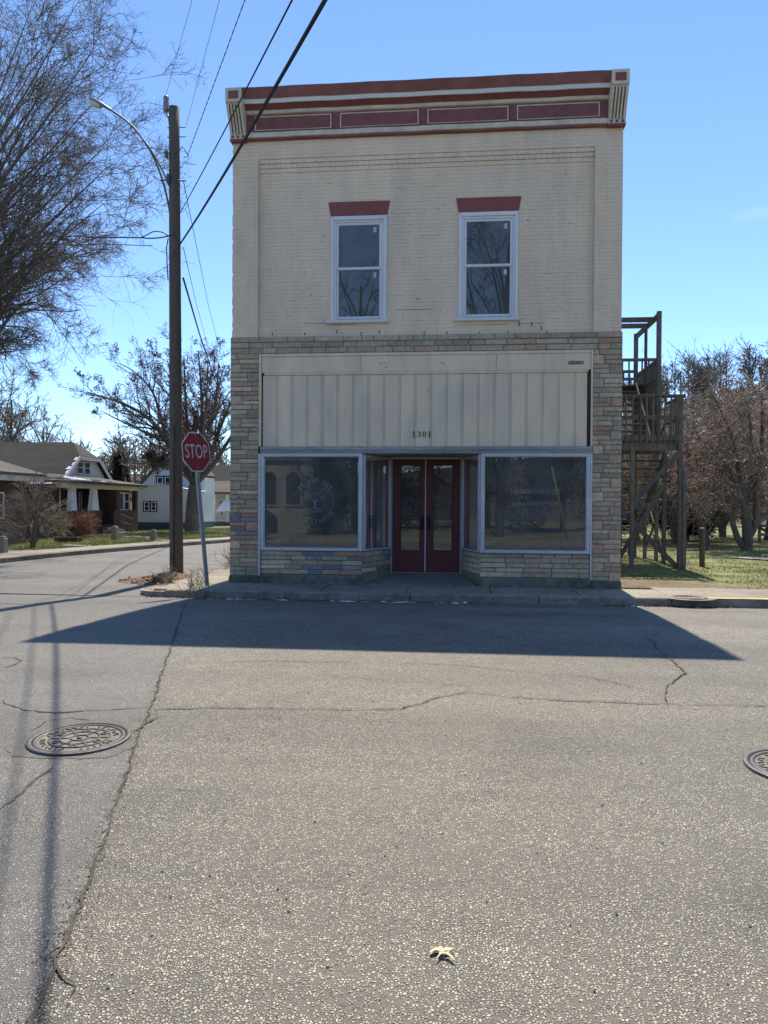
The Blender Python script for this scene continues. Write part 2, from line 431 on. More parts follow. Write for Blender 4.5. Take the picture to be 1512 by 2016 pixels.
MT = dict(
    road=asphalt('chip_seal', (0.085, 0.077, 0.062), (0.20, 0.184, 0.15), (0.50, 0.46, 0.365), 92.0, 0.24, 0.78),  # binder colour darkened to carry the small shadows between the chips
    side=asphalt('old_asphalt', (0.10, 0.095, 0.086), (0.18, 0.171, 0.152), (0.40, 0.38, 0.33), 104.0, 0.22, cover=0.68),
    collar=asphalt('patch_asphalt', (0.085, 0.08, 0.07), (0.16, 0.15, 0.13), (0.36, 0.335, 0.28), 100.0, 0.25, cover=0.4),
    drive=asphalt('drive_asphalt', (0.13, 0.125, 0.12), (0.15, 0.145, 0.14), (0.22, 0.215, 0.205), cover=0.4),
    crack=mat('crack_filth', (0.075, 0.066, 0.053), 0.95, 0.4, 30),
    concrete=mat('concrete', (0.25, 0.227, 0.18), 0.9, 0.18, 9, 0.2, 0.8, 0.5, 90, tint=(0.19, 0.17, 0.135), tintscale=2.5, rnd=0.08),
    concrete_dark=mat('mossy_concrete', (0.17, 0.165, 0.13), 0.95, 0.3, 7, 0.25, 1.5, 0.6, 70, tint=(0.09, 0.10, 0.055), tintamt=0.8, tintscale=3),
    kerb=mat('kerb_concrete', (0.27, 0.24, 0.19), 0.9, 0.25, 12, 0.25, 1.1, 0.6, 80, tint=(0.14, 0.12, 0.1), tintscale=4),
    yellow=mat('worn_yellow_paint', (0.62, 0.45, 0.14), 0.8, 0.2, 10, 0.2, 2, 0.4, 80, tint=(0.36, 0.31, 0.23), tintamt=0.9, tintscale=5),
    grass_soil=mat('lawn_soil', (0.17, 0.18, 0.065), 0.95, 0.35, 8, 0.3, 0.7, 0.7, 60, tint=(0.21, 0.165, 0.095), tintscale=1.1),
    blade=mat('grass_blade', (0.21, 0.25, 0.07), 0.7, 0.35, 14, 0.35, 0.6, tint=(0.40, 0.33, 0.16), tintamt=0.8, tintscale=1.2),
    dirt=mat('bare_dirt', (0.16, 0.12, 0.08), 0.95, 0.3, 12, 0.2, 1, 0.8, 60),
    gravel=mat('pale_gravel', (0.36, 0.33, 0.28), 0.95, 0.3, 25, 0.2, 1, 0.8, 90),
    leaf_litter=mat('hill_litter', (0.085, 0.064, 0.052), 0.95, 0.3, 1.2, 0.3, 0.06),
    paint=mat('cream_paint', (0.88, 0.69, 0.495), 0.75, 0.05, 6, 0.08, 0.7, 0.25, 120, stretch=(1, 1, .3), tint=(0.72, 0.59, 0.46), tintamt=0.5, tintscale=2.2),
    board=mat('cream_board_paint', (0.88, 0.69, 0.475), 0.7, 0.05, 5, 0.07, 1.1, 0.15, 60, tint=(0.57, 0.51, 0.43), tintamt=0.5, tintscale=3, stretch=(1, 1, 0.25)),
    joint=mat('dark_joint', (0.10, 0.085, 0.07), 0.95),
    gap=mat('gap_crack', (0.30, 0.25, 0.20), 0.95, 0.3, 20),  # mid-brown tone of short cracks and paint chips along the joints
    mortar=mat('stone_mortar', (0.23, 0.20, 0.158), 0.95, 0.2, 20, 0.2, 1),
    sideb=mat('side_brick', (0.50, 0.44, 0.37), 0.85, 0.15, 12, 0.15, 0.6, 0.4, 40),
    red=mat('barn_red_paint', (0.24, 0.088, 0.085), 0.6, 0.12, 8, 0.12, 0.9, 0.15, 80),
    lintel=mat('lintel_red_paint', (0.27, 0.085, 0.075), 0.6, 0.1, 8, 0.12, 0.9, 0.15, 80),
    redlit=mat('weathered_red_lit', (0.26, 0.118, 0.115), 0.55, 0.15, 5, 0.15, 0.7, tint=(0.30, 0.145, 0.135), tintamt=0.5, tintscale=2.3),  # lighter copy of the barn red, its lit tone put into the colour
    doorred=mat('door_red', (0.155, 0.042, 0.042), 0.45, 0.1, 8, 0.1, 1),
    cream=mat('cornice_cream', (0.70, 0.61, 0.49), 0.65, 0.08, 9, 0.1, 1.3, tint=(0.42, 0.39, 0.33), tintamt=0.5, tintscale=4),
    white=mat('white_paint', (0.72, 0.71, 0.69), 0.5, 0.05, 8, 0.06, 1.2),
    vinyl=mat('white_vinyl', (0.78, 0.78, 0.79), 0.4, 0.03, 8, 0.04, 1.2),
    alu=mat('aluminium', (0.60, 0.61, 0.62), 0.42, 0.08, 12, 0.08, 1.5, metal=0.35, spec=0.5),
    alu_dirty=mat('dirty_aluminium', (0.36, 0.36, 0.35), 0.5, 0.2, 14, 0.2, 1.5, metal=0.3, stretch=(0.3, 1, 4)),
    tar=mat('flat_roof_tar', (0.05, 0.05, 0.05), 0.9, 0.2),
    inside=mat('dim_plaster', (0.25, 0.235, 0.20), 0.9, 0.15),
    black=mat('black_paint', (0.015, 0.015, 0.015), 0.5, 0.1),
    lettering=mat('white_window_lettering', (0.33, 0.34, 0.33), 0.6, 0.05),
    paper=mat('pale_paper', (0.6, 0.6, 0.58), 0.8, 0.1),
    glass=glass('shop_glass', 1.68),
    glass2=glass('double_glazing', 1.68, (0.6, 0.62, 0.65)),
    pole=mat('creosoted_pole', (0.135, 0.108, 0.083), 0.9, 0.3, 30, 0.2, 0.8, 0.8, 40, stretch=(4, 4, 0.25)),
    darkmetal=mat('weathered_arm_metal', (0.13, 0.13, 0.135), 0.55, 0.15, 14, 0.15, 2, metal=0.3),
    galv=mat('galvanised_steel', (0.34, 0.35, 0.36), 0.45, 0.12, 18, 0.1, 2, metal=0.6, spec=0.5),
    porcelain=mat('grey_insulator', (0.22, 0.22, 0.22), 0.35, 0.1),
    cable=mat('black_cable', (0.025, 0.025, 0.027), 0.7, 0.1),
    signred=mat('sign_red', (0.27, 0.026, 0.03), 0.4, 0.06, 6, 0.06, 2),
    signwhite=mat('sign_white', (0.55, 0.52, 0.50), 0.4, 0.05),
    iron=mat('cast_iron', (0.085, 0.078, 0.074), 0.55, 0.2, 25, 0.15, 3, 0.3, 90, metal=0.4, spec=0.5),
    sand=mat('sandy_fill', (0.21, 0.185, 0.15), 0.95, 0.25, 40, 0.2, 4, 0.6, 120),
    wood=mat('weathered_wood', (0.155, 0.137, 0.115), 0.9, 0.3, 12, 0.2, 1.2, 0.5, 40, stretch=(2, 2, 0.4), rnd=0.18),
    bark=mat('grey_bark', (0.15, 0.126, 0.105), 0.9, 0.3, 9, 0.2, 0.8, 0.5, 30),
    twig=mat('brown_twig', (0.175, 0.142, 0.115), 0.85, 0.25, 6, 0.2, 0.6),
    twig_pale=mat('pale_twig', (0.21, 0.178, 0.14), 0.8, 0.25, 6, 0.2, 0.6),
    twig_glint=mat('painted_twig_glint', (0.52, 0.46, 0.38), 0.6, 0.2, 6, 0.2, 0.6),  # pale copy that paints sunlit glints onto the crab apple twigs
    twig_red=mat('reddish_twig', (0.255, 0.185, 0.152), 0.8, 0.35, 5, 0.25, 0.7),
    bud=mat('maple_bud', (0.16, 0.095, 0.065), 0.8, 0.3, 6, 0.2, 0.6),
    needle=mat('dark_evergreen', (0.028, 0.04, 0.022), 0.8, 0.35, 5, 0.3, 0.6),
    shrubred=mat('russet_shrub', (0.22, 0.115, 0.07), 0.85, 0.3, 8, 0.2, 1),
    brick=mat('red_brick', (0.095, 0.052, 0.042), 0.9, 0.2, 14, 0.2, 1),
    shingle=mat('grey_shingle', (0.042, 0.039, 0.036), 0.9, 0.25, 5, 0.25, 0.5, stretch=(1, 1, 5)),
    shingle_pale=mat('pale_shingle', (0.09, 0.082, 0.072), 0.9, 0.2, 5, 0.2, 0.5, stretch=(1, 1, 5)),
    siding=mat('white_siding', (0.66, 0.68, 0.68), 0.6, 0.05, 6, 0.05, 0.5),
    snow=mat('old_snow', (0.80, 0.82, 0.85), 0.7, 0.06),
    scrap=mat('grimy_white', (0.62, 0.63, 0.66), 0.8, 0.2, 20),
    bluegrey=mat('blue_grey_base', (0.08, 0.10, 0.125), 0.8, 0.1),
    darkglass=mat('dark_pane', (0.025, 0.028, 0.032), 0.12, 0.1, spec=0.6),
    brownleaf=mat('dead_leaf', (0.23, 0.115, 0.055), 0.85, 0.35, 20),
    oakleaf=mat('pale_oak_leaf', (0.56, 0.46, 0.31), 0.8, 0.1, 60),
    carpaint=mat('dark_car_paint', (0.03, 0.032, 0.035), 0.25, 0.05, spec=0.6),
    tyre=mat('tyre_rubber', (0.02, 0.02, 0.02), 0.9),
    dark_bark=mat('dark_bark', (0.05, 0.043, 0.036), 0.9, 0.3, 9),
    churchpaint=mat('pale_church_paint', (0.28, 0.27, 0.24), 0.7, 0.05),
    roofyellow=mat('yellow_plastic', (0.24, 0.20, 0.05), 0.5, 0.1),
)
STONE = {
    'buff': mat('stone_buff', (0.573, 0.443, 0.293), 0.9, 0.18, 16, 0.12, 2, 0.6, 50, rnd=0.22, tint=(0.38, 0.315, 0.235), tintscale=6),
    'grey': mat('stone_grey', (0.444, 0.357, 0.255), 0.9, 0.2, 16, 0.12, 2, 0.6, 50, rnd=0.2),
    'green': mat('stone_green', (0.43, 0.371, 0.248), 0.9, 0.2, 16, 0.12, 2, 0.6, 50, rnd=0.15, tint=(0.26, 0.23, 0.19), tintscale=7),
    'pink': mat('stone_pink', (0.523, 0.351, 0.244), 0.9, 0.2, 16, 0.12, 2, 0.6, 50, rnd=0.18, tint=(0.31, 0.26, 0.21), tintscale=7),
    'blue': mat('stone_blue_paint', (0.255, 0.255, 0.275), 0.85, 0.2, 12, 0.12, 2, 0.6, 50, rnd=0.2, tint=(0.22, 0.21, 0.2), tintscale=8),
    'rust': mat('stone_red_paint', (0.5, 0.27, 0.19), 0.85, 0.2, 12, 0.12, 2, 0.6, 50, rnd=0.15, tint=(0.26, 0.2, 0.16), tintscale=8),
}


def text_mesh(body, size, sx=1.0, offset=0.0, ext=0.0):
    c = bpy.data.curves.new('lettering', 'FONT')
    c.body = body; c.size = size; c.align_x = 'CENTER'; c.align_y = 'CENTER'
    c.offset = offset; c.extrude = ext; c.resolution_u = 4
    o = bpy.data.objects.new('lettering', c)
    COL.objects.link(o)
    dg = bpy.context.evaluated_depsgraph_get()
    me = bpy.data.meshes.new_from_object(o.evaluated_get(dg))
    bpy.data.objects.remove(o); bpy.data.curves.remove(c)
    V = np.array([v.co for v in me.vertices]); Fs = [tuple(p.vertices) for p in me.polygons]
    V[:, 0] *= sx
    bpy.data.meshes.remove(me)
    return V, Fs


# ------------------------------------------------------------------ ground, roads, lawns
def sheet(name, poly, z, m, kind='structure', parent=None, origin=None):
    b = MB().add([(p[0], p[1], z if len(p) < 3 else p[2]) for p in poly], [tuple(range(len(poly)))])
    o = b.build(name, m, parent, origin)
    if kind: o['kind'] = kind
    return o


def grid(name, xs, ys, zf, m, kind='structure'):
    xs, ys = np.asarray(xs), np.asarray(ys)
    X, Y = np.meshgrid(xs, ys)
    Z = zf(X, Y)
    V = np.stack([X, Y, Z], -1).reshape(-1, 3)
    nx, ny = len(xs), len(ys)
    i = np.arange(nx - 1)[None, :] + nx * np.arange(ny - 1)[:, None]
    i = i.ravel()
    o = np_obj(name, V, np.stack([i, i + 1, i + 1 + nx, i + nx], -1), m, smooth=True)
    if kind: o['kind'] = kind
    return o


def ss(t):
    t = np.clip(t, 0, 1)
    return t * t * (3 - 2 * t)


KY = np.array([-40, 5.0, 8.0, 12.3, 17.1, 24, 34, 46, 70])
KX = np.array([-11.4, -11.3, -11.05, -10.15, -8.85, -6.6, -2.5, 3.0, 14.0])


def kerb_x(y): return np.interp(y, KY, KX)


def lawn_h(x, y): return 0.14 - np.clip((-11.6 - x) * 0.03, 0, 0.3)


tag(sheet('ground', [(-1500, -1500), (1500, -1500), (1500, 1500), (-1500, 1500)], -0.6, MT['leaf_litter']))


def road_h(y):
    """the street is crowned: 16 cm above the gutter in the middle"""
    return np.where(np.asarray(y) < -1.4, .165 * np.clip(1 - ((np.asarray(y) + 7) / 5.6) ** 2, 0, None), 0.0)


def atg(u, v, dz=0.0):
    z = 0.0
    for _ in range(25):
        p = at(u, v, 'z', z + dz)
        z = float(road_h(p[1]))
    return p


def strips(name, rows, m, kind='structure'):
    """a ground sheet from rows of points of equal length"""
    n = len(rows[0])
    V = np.array([p for r_ in rows for p in r_], float)
    i = (np.arange(n - 1)[None, :] + n * np.arange(len(rows) - 1)[:, None]).ravel()
    o = np_obj(name, V, np.stack([i, i + 1, i + 1 + n, i + n], -1), m, smooth=True)
    if kind: o['kind'] = kind
    return o


yr_ = [-17.0, -14.5] + list(np.linspace(-12.6, -1.38, 36))
strips('road', [[(x_, y_, float(road_h(y_))) for x_ in (-70, -30, -11.5, -6, -2, 2, 6, 30, 70)] for y_ in yr_], MT['road'])
# the darker, older asphalt of the side street, with its ragged seam against the front street
seam_px = [(366, 1186), (352, 1225), (340, 1262), (331, 1290), (320, 1318), (311, 1345), (306, 1372), (296, 1392), (291, 1408),
           (268, 1452), (257, 1495), (243, 1540), (226, 1588), (212, 1632), (196, 1668), (186, 1705), (172, 1742), (157, 1780),
           (146, 1815), (128, 1850), (108, 1880), (104, 1905), (60, 2016), (40, 2070), (20, 2130)]
seam = [atg(u, v, .004) for u, v in seam_px]
seam[0][1] = -1.36
rs = random.Random(5)
fine = []
for a, b in zip(seam[:-1], seam[1:]):
    for k in range(5):
        p = a + (b - a) * k / 5
        fine.append(p + np.array([rs.uniform(-1, 1) * 0.02, 0, 0]))
fine.append(seam[-1])
rows = [[(-11.5 + (p[0] + 11.5) * t_, p[1], float(road_h(p[1])) + .004) for t_ in (0, .5, .9, 1)] for p in fine]
strips('side_street', rows, MT['side'])
rows = [[(kerb_x(y_) - .05, y_, .002), ((kerb_x(y_) + max(-3.3, kerb_x(y_) + 6)) / 2, y_, .02), (max(-3.3, kerb_x(y_) + 6), y_, .002)] for y_ in list(np.linspace(-1.37, 60, 40))]
strips('side_street', rows, MT['side'])


def ribbon(pts, w, z, rnd, jit=0.5):
    """an uneven crack along a line of ground points"""
    P = [np.array([p[0], p[1]]) for p in pts]
    Q = []
    for a, b in zip(P[:-1], P[1:]):
        n = max(2, int(np.linalg.norm(b - a) / 0.05))
        for k in range(n):
            q = a + (b - a) * k / n
            Q.append(q + np.array([rnd.uniform(-1, 1), rnd.uniform(-1, 1)]) * 0.012)
    Q.append(P[-1])
    vs, fs = [], []
    for i, q in enumerate(Q):
        t = Q[min(i + 1, len(Q) - 1)] - Q[max(i - 1, 0)]
        t = t / (np.linalg.norm(t) + 1e-9)
        nrm = np.array([-t[1], t[0]])
        ww = w * rnd.uniform(1 - jit, 1 + jit) / 2 * (.55 + .6 * abs(math.sin(i * .11 + w * 300)))
        if i in (0, len(Q) - 1): ww *= 0.2
        a, b = q + nrm * ww, q - nrm * ww
        vs += [(a[0], a[1], z + float(road_h(a[1]))), (b[0], b[1], z + float(road_h(b[1])))]
        if i: fs.append((2 * i - 2, 2 * i - 1, 2 * i + 1, 2 * i))
    return vs, fs


road = bpy.data.objects['road']
cracks = [
    ([(u, v) for u, v in zip([r[0] for r in seam_px], [r[1] for r in seam_px])], 0.03),
    ([(331, 1308), (400, 1303), (520, 1300), (640, 1302), (760, 1305), (870, 1306), (960, 1314), (1060, 1325), (1160, 1332), (1250, 1352)], 0.014),
    ([(300, 1396), (420, 1392), (560, 1394), (700, 1396), (790, 1394), (830, 1383), (868, 1370), (920, 1362), (1010, 1371), (1110, 1378), (1160, 1379), (1300, 1385), (1420, 1387), (1512, 1388)], 0.022),
    ([(1265, 1252), (1288, 1263), (1292, 1276), (1318, 1295), (1332, 1308), (1350, 1324), (1332, 1337), (1314, 1350), (1308, 1368), (1312, 1384)], 0.024),
    ([(1265, 1252), (1300, 1246), (1400, 1247), (1512, 1249)], 0.012),
    ([(0, 1378), (20, 1388), (50, 1398), (110, 1402), (200, 1398), (290, 1392)], 0.02),
    ([(0, 1294), (30, 1295), (42, 1302), (20, 1312), (0, 1315)], 0.02),
    ([(0, 1594), (40, 1560), (75, 1532), (105, 1508)], 0.022),
    ([(108, 1880), (125, 1918), (146, 1938), (138, 1962)], 0.012),
    ([(640, 1328), (760, 1338), (880, 1348), (930, 1350)], 0.008),
    ([(60, 1440), (90, 1420), (140, 1412), (180, 1418)], 0.016),
    ([(262, 1440), (300, 1415), (330, 1405)], 0.03),
]
rc = random.Random(8)
for pts, w in cracks:
    vs, fs = ribbon([atg(u, v, 0.008) for u, v in pts], w * (.42 if len(pts) > 18 else .58), 0.0085, rc)
    MB().add(vs, fs).build('crack', MT['crack'], road)
# loose dark grit along the seam, and a scatter of loose chips over the street
rg = np.random.default_rng(3)


def pebbles(name, C, R, m, parent=None, kind='stuff'):
    """low uneven stones: one squashed octahedron each"""
    C = np.array(C); C[:, 2] += road_h(C[:, 1])
    n = len(C)
    base = np.array([[1, 0, 0], [0, 1, 0], [-1, 0, 0], [0, -1, 0], [0, 0, 0.75], [0, 0, -0.4]], float)
    an = rg.uniform(0, 2 * PI, n)
    Rm = np.zeros((n, 3, 3)); Rm[:, 0, 0] = np.cos(an); Rm[:, 0, 1] = -np.sin(an); Rm[:, 1, 0] = np.sin(an); Rm[:, 1, 1] = np.cos(an); Rm[:, 2, 2] = 1
    B = base[None] * np.stack([R * rg.uniform(.8, 1.4, n), R * rg.uniform(.6, 1.0, n), R * rg.uniform(.5, .9, n)], -1)[:, None, :]
    B = B * rg.uniform(0.75, 1.25, B.shape)
    V = np.einsum('nij,nkj->nki', Rm, B) + C[:, None, :]
    f = np.array([[0, 1, 4], [1, 2, 4], [2, 3, 4], [3, 0, 4]])
    Fc = (f[None] + 6 * np.arange(n)[:, None, None]).reshape(-1, 3)
    o = np_obj(name, V.reshape(-1, 3), Fc, m, parent)
    if kind: o['kind'] = kind
    return o


# kerbs, pavement
walk = MB()
ground_side = [(-4.75, -1.40), (-3.6, -1.4)]
pav = empty('pavement', (0, -0.7, 0), None, None)
pav['kind'] = 'structure'
rp = random.Random(2)
xs = [-4.55]
while xs[-1] < 26: xs.append(xs[-1] + 1.45)
for a, b in zip(xs[:-1], xs[1:]):
    back = -0.02 if b < 3.6 else 0.36
    if a < 3.6 < b:
        back = -0.02
    dz = rp.uniform(-0.004, 0.004)
    MB().bbox(a + 0.006, b - 0.006, -1.22, back, -0.05, 0.128 + dz, 0.008).build('slab', MT['concrete'], pav)
y = -0.03
for k in range(9):
    MB().bbox(-4.55, -3.62, y + 0.008, y + 1.4, -0.05, 0.127 + rp.uniform(-.004, .004), 0.008).build('slab', MT['concrete'], pav)
    y += 1.4
kerb = empty('kerb', (0, -1.3, 0), None, None)
kerb['kind'] = 'structure'
x = -4.3
k = 0
while x < 26:
    w = 2.1
    yel = x > 3.9 or x < -4.0
    mb = MB().bbox(x + 0.004, x + w - 0.004, -1.38, -1.225, -0.05, 0.134 + rp.uniform(-.004, .004), 0.018)
    o = mb.build('kerbstone', MT['kerb'], kerb)
    if x > 3.0:
        MB().box(x + 0.01, x + w - 0.01, -1.36, -1.24, 0.139, 0.143).build('yellow_paint', MT['yellow'], o)
    x += w
# the rounded corner kerb, painted yellow
arc = []
for k in range(9):
    a = PI / 2 * k / 8
    arc.append((-4.3 - 0.62 * math.sin(a), -0.76 - 0.62 * math.cos(a)))
for i in range(8):
    (x0, y0), (x1, y1) = arc[i], arc[i + 1]
    c = (-4.3, -0.76)
    inn = [(c[0] + (px - c[0]) * 0.76, c[1] + (py - c[1]) * 0.76) for px, py in ((x0, y0), (x1, y1))]
    z = 0.10 - 0.004 * i
    kn = MB().prism([(x0, y0, -.05), (x1, y1, -.05), (*inn[1], -.05), (*inn[0], -.05)], (0, 0, z + 0.05)).build('kerbstone', MT['kerb'], kerb)
    MB().prism([(x0, y0, z), (x1, y1, z), (x1 * .93 + inn[1][0] * .07, y1 * .93 + inn[1][1] * .07, z), (x0 * .93 + inn[0][0] * .07, y0 * .93 + inn[0][1] * .07, z)], (0, 0, .004)).build('yellow_paint', MT['yellow'], kn)
MB().prism([(*p, -0.05) for p in [(-4.3, -1.22)] + [(-4.3 + (px + 4.3) * 0.75, -0.76 + (py + 0.76) * 0.75) for px, py in arc] + [(-4.77, -0.03), (-4.3, -0.03)]],
           (0, 0, 0.145)).build('slab', MT['concrete'], pav)
for k in range(5):
    MB().bbox(-4.74, -4.56, 0.05 + 2.5 * k, 2.5 + 2.5 * k, -0.05, 0.11, 0.015).build('kerbstone', MT['kerb'], kerb)

# far kerb and pavement of the side street
fp = empty('side_pavement', (-11.5, 8, 0), None, None)
fp['kind'] = 'structure'
yy = -1.2
while yy < 34:
    y1 = yy + 1.6
    x0, x1 = kerb_x(yy), kerb_x(y1)
    MB().prism([(x0 - .16, yy + .01, -.3), (x1 - .16, y1 - .01, -.3), (x1 - 1.35, y1 - .01, -.3), (x0 - 1.35, yy + .01, -.3)], (0, 0, .437 + rp.uniform(-.005, .005))).build('slab', MT['concrete'], fp)
    MB().prism([(x0, yy + .003, -.3), (x1, y1 - .003, -.3), (x1 - .15, y1 - .003, -.3), (x0 - .15, yy + .003, -.3)], (0, 0, .43)).build('kerbstone', MT['kerb'], fp)
    yy = y1

# lawns
YS = np.linspace(-1.0, 62, 64)
TS = np.array([0, .3, .8, 1.6, 3, 5, 8, 12, 17, 24, 34, 50, 70])
X = kerb_x(YS)[:, None] - 1.36 - TS[None, :]
Yg = np.repeat(YS[:, None], len(TS), 1)
Z = np.asarray(lawn_h(X, Yg)) - 0.012
V = np.stack([X, Yg, Z], -1).reshape(-1, 3)
n = len(TS)
i = (np.arange(n - 1)[None, :] + n * np.arange(len(YS) - 1)[:, None]).ravel()
o = np_obj('lawn', V, np.stack([i, i + n, i + n + 1, i + 1], -1), MT['grass_soil'], smooth=True)
o['kind'] = 'structure'


def lot_h(x, y):
    return 0.10 + 0.05 * np.sin(x * .9) * np.sin(y * .7) * ss((y - 2) / 6) + 0.12 * ss((x - 9) / 10) * ss((y - 12) / 10)


o = grid('vacant_lot', np.linspace(3.62, 60, 90), np.linspace(0.37, 48, 80), lot_h, MT['grass_soil'])
# gravel track across the lot and a worn bare patch by the pavement
gp = [(8.2, 9.4), (10.4, 9.7), (15, 10.2), (24, 11), (24, 8.6), (15, 7.6), (12, 7.2), (9.8, 8.3)]
V = [(p[0], p[1], lot_h(p[0], p[1]) + 0.03) for p in gp]
MB().add(V, [tuple(range(len(V)))]).build('gravel_track', MT['gravel'])['kind'] = 'structure'
dp = [at(u, v, 'z', 0.12) for u, v in ((1255, 1078), (1310, 1075), (1345, 1074), (1400, 1080), (1380, 1084), (1310, 1083), (1260, 1084))]
MB().add([(p[0], p[1], float(lot_h(p[0], p[1])) + 0.035) for p in dp], [tuple(range(len(dp)))]).build('dirt_path', MT['dirt'])['kind'] = 'structure'
dp = [(3.7, 0.4), (5.6, 0.4), (6.6, 0.42), (6.0, 1.0), (5.2, 1.5), (4.4, 2.4), (3.7, 2.2)]
MB().add([(p[0], p[1], float(lot_h(p[0], p[1])) + 0.012) for p in dp], [tuple(range(len(dp)))]).build('bare_ground', MT['dirt'])['kind'] = 'structure'


def hill_h(x, y):
    H = 5.0 + 12.5 * ss((x + 2) / 40) + 1.5 * np.sin(x * 0.05) + 1.2 * np.sin(x * 0.13 + 1)
    return -0.55 + H * ss((y - 48) / 50) + 0.03 * np.clip(y - 98, 0, 400)


grid('hill', np.linspace(-220, 260, 70), np.linspace(47.9, 330, 50), hill_h, MT['leaf_litter'])


def grass(name, P, hmin, hmax, m, w=0.006, seed=1):
    r = np.random.default_rng(seed)
    n = len(P)
    a = r.uniform(0, 2 * PI, n)
    h = r.uniform(hmin, hmax, n)
    d = np.stack([np.cos(a), np.sin(a), np.zeros(n)], -1) * w
    lean = np.stack([r.normal(0, .45, n), r.normal(0, .45, n), np.ones(n)], -1) * h[:, None]
    V = np.stack([P - d, P + d, P + lean], 1).reshape(-1, 3)
    o = np_obj(name, V, np.arange(3 * n).reshape(-1, 3), m)
    o['kind'] = 'stuff'
    return o


r = np.random.default_rng(11)
# lot grass: clumpy
n = 210000
x = 3.8 + 24 * r.random(n) ** 1.3; y = 0.45 + 26 * r.random(n) ** 1.5
cl = np.sin(x * 2.1 + np.sin(y * 1.7) * 2) * np.sin(y * 2.6 + np.sin(x * 1.3) * 2)
keep = (r.random(n) < 0.45 + 0.5 * cl) & ~((x < 5.9) & (y < 1.9) & (r.random(n) < .9)) & ~((y > 7.6 + .12 * (x - 8)) & (y < 9.6 + .1 * (x - 8)) & (x > 8.6) & (r.random(n) < .85))
x, y = x[keep], y[keep]
grass('lot_grass', np.stack([x, y, lot_h(x, y) - .01], -1), 0.02, 0.075, MT['blade'], 0.007, 1)
n = 120000
y = 1 + 34 * r.random(n) ** 1.2
x = kerb_x(y) - 1.4 - 13 * r.random(n) ** 1.4
on_drive = (y < 11.2) & (y > 7.2 - 0.2 * (-12.6 - x)) & (x < -12.4) & (y < 10.2)
x, y = x[~on_drive], y[~on_drive]
grass('lawn_grass', np.stack([x, y, lawn_h(x, y) - .02], -1), 0.03, 0.09, MT['blade'], 0.009, 2)
# driveway and front walk on the left lawn
dr = [at(u, v, 'z', 0.11) for u, v in ((-60, 1086), (5, 1083), (60, 1085), (100, 1088), (124, 1094), (80, 1099), (20, 1102), (-60, 1104))]
dr = [(min(p[0], float(kerb_x(p[1])) - 1.33), p[1]) for p in dr]
MB().add([(p[0], p[1], float(lawn_h(p[0], p[1])) + .02) for p in dr], [tuple(range(len(dr)))]).build('driveway', MT['drive'])['kind'] = 'structure'
fwk = [at(u, v, 'z', 0.03) for u, v in ((165, 1050), (240, 1050), (262, 1054), (300, 1060), (345, 1071), (316, 1072), (285, 1064), (235, 1056), (165, 1055))]
MB().add([(p[0], p[1], float(lawn_h(p[0], p[1])) + .02) for p in fwk], [tuple(range(len(fwk)))]).build('front_walk', MT['concrete'])['kind'] = 'structure'

# ================================================================== the storefront building
B = empty('storefront_building', (0, 0, 0.12), 'cream brick two-storey corner shop with red cornice and stone ground floor', 'building')
WL, WR, DEP = -3.577, 3.577, 12.0

# ---- shell behind the facing
w = MB()
w.box(WL + .03, WL + .30, 0.12, DEP, 0.0, 8.95)
w.box(WR - .30, WR - .03, 0.12, DEP, 0.0, 8.95)
w.box(WL + .301, WR - .301, DEP - .3, DEP - .002, 0.0, 8.95)
w.build('side_wall', MT['sideb'], B)
MB().box(WL + .301, WR - .301, 0.5, DEP - .301, 8.55, 8.7).build('roof', MT['tar'], B)
MB().box(WL + .301, WR - .301, 0.32, DEP - .301, 4.35, 4.65).build('upper_floor', MT['inside'], B)
MB().box(WL + .301, WR - .301, 1.1, DEP - .301, 0.0, 0.24).build('ground_floor', MT['inside'], B)
MB().box(WL + .302, WR - .302, 5.5, 5.6, 0.241, 8.5).build('partition', MT['inside'], B)

# ---- front wall, cut round the openings (mortar plane behind the bricks)
WIN = [(-1.70, -0.66), (0.66, 1.73)]
WZ0, WZ1 = 5.02, 6.93


def wall_with_holes(mb, x0, x1, z0, z1, y0, y1, holes):
    cx = sorted({x0, x1} | {h[0] for h in holes} | {h[1] for h in holes})
    for a, b in zip(cx[:-1], cx[1:]):
        hs = sorted([(h[2], h[3]) for h in holes if h[0] <= a + 1e-6 and h[1] >= b - 1e-6])
        z = z0
        for h0, h1 in hs:
            if h0 > z: mb.box(a, b, y0, y1, z, h0)
            z = h1
        if z1 > z: mb.box(a, b, y0, y1, z, z1)


BY = 0.025            # face of the brick pilasters
RY = 0.095            # face of the recessed field
fw = MB()
fw.box(WL + .03, -3.062, BY + .005, 0.32, 4.716, 8.36)
fw.box(3.068, WR - .03, BY + .005, 0.32, 4.716, 8.36)
fw.box(-3.062, 3.068, BY + .005, 0.32, 8.02, 8.36)
wall_with_holes(fw, -3.062, 3.068, 4.716, 8.02, RY + .005, 0.32, [(a, b, WZ0, 7.21) for a, b in WIN])
for i in range(2):
    a, b = WIN[i]
    fw.box(a, b, 0.14, 0.32, WZ1, 7.21)
fw.build('front_wall', MT['paint'], B)

# ---- the bricks
CH, BL, JT = 0.0677, 0.212, 0.004
rb = random.Random(21)
single, joined = [], []


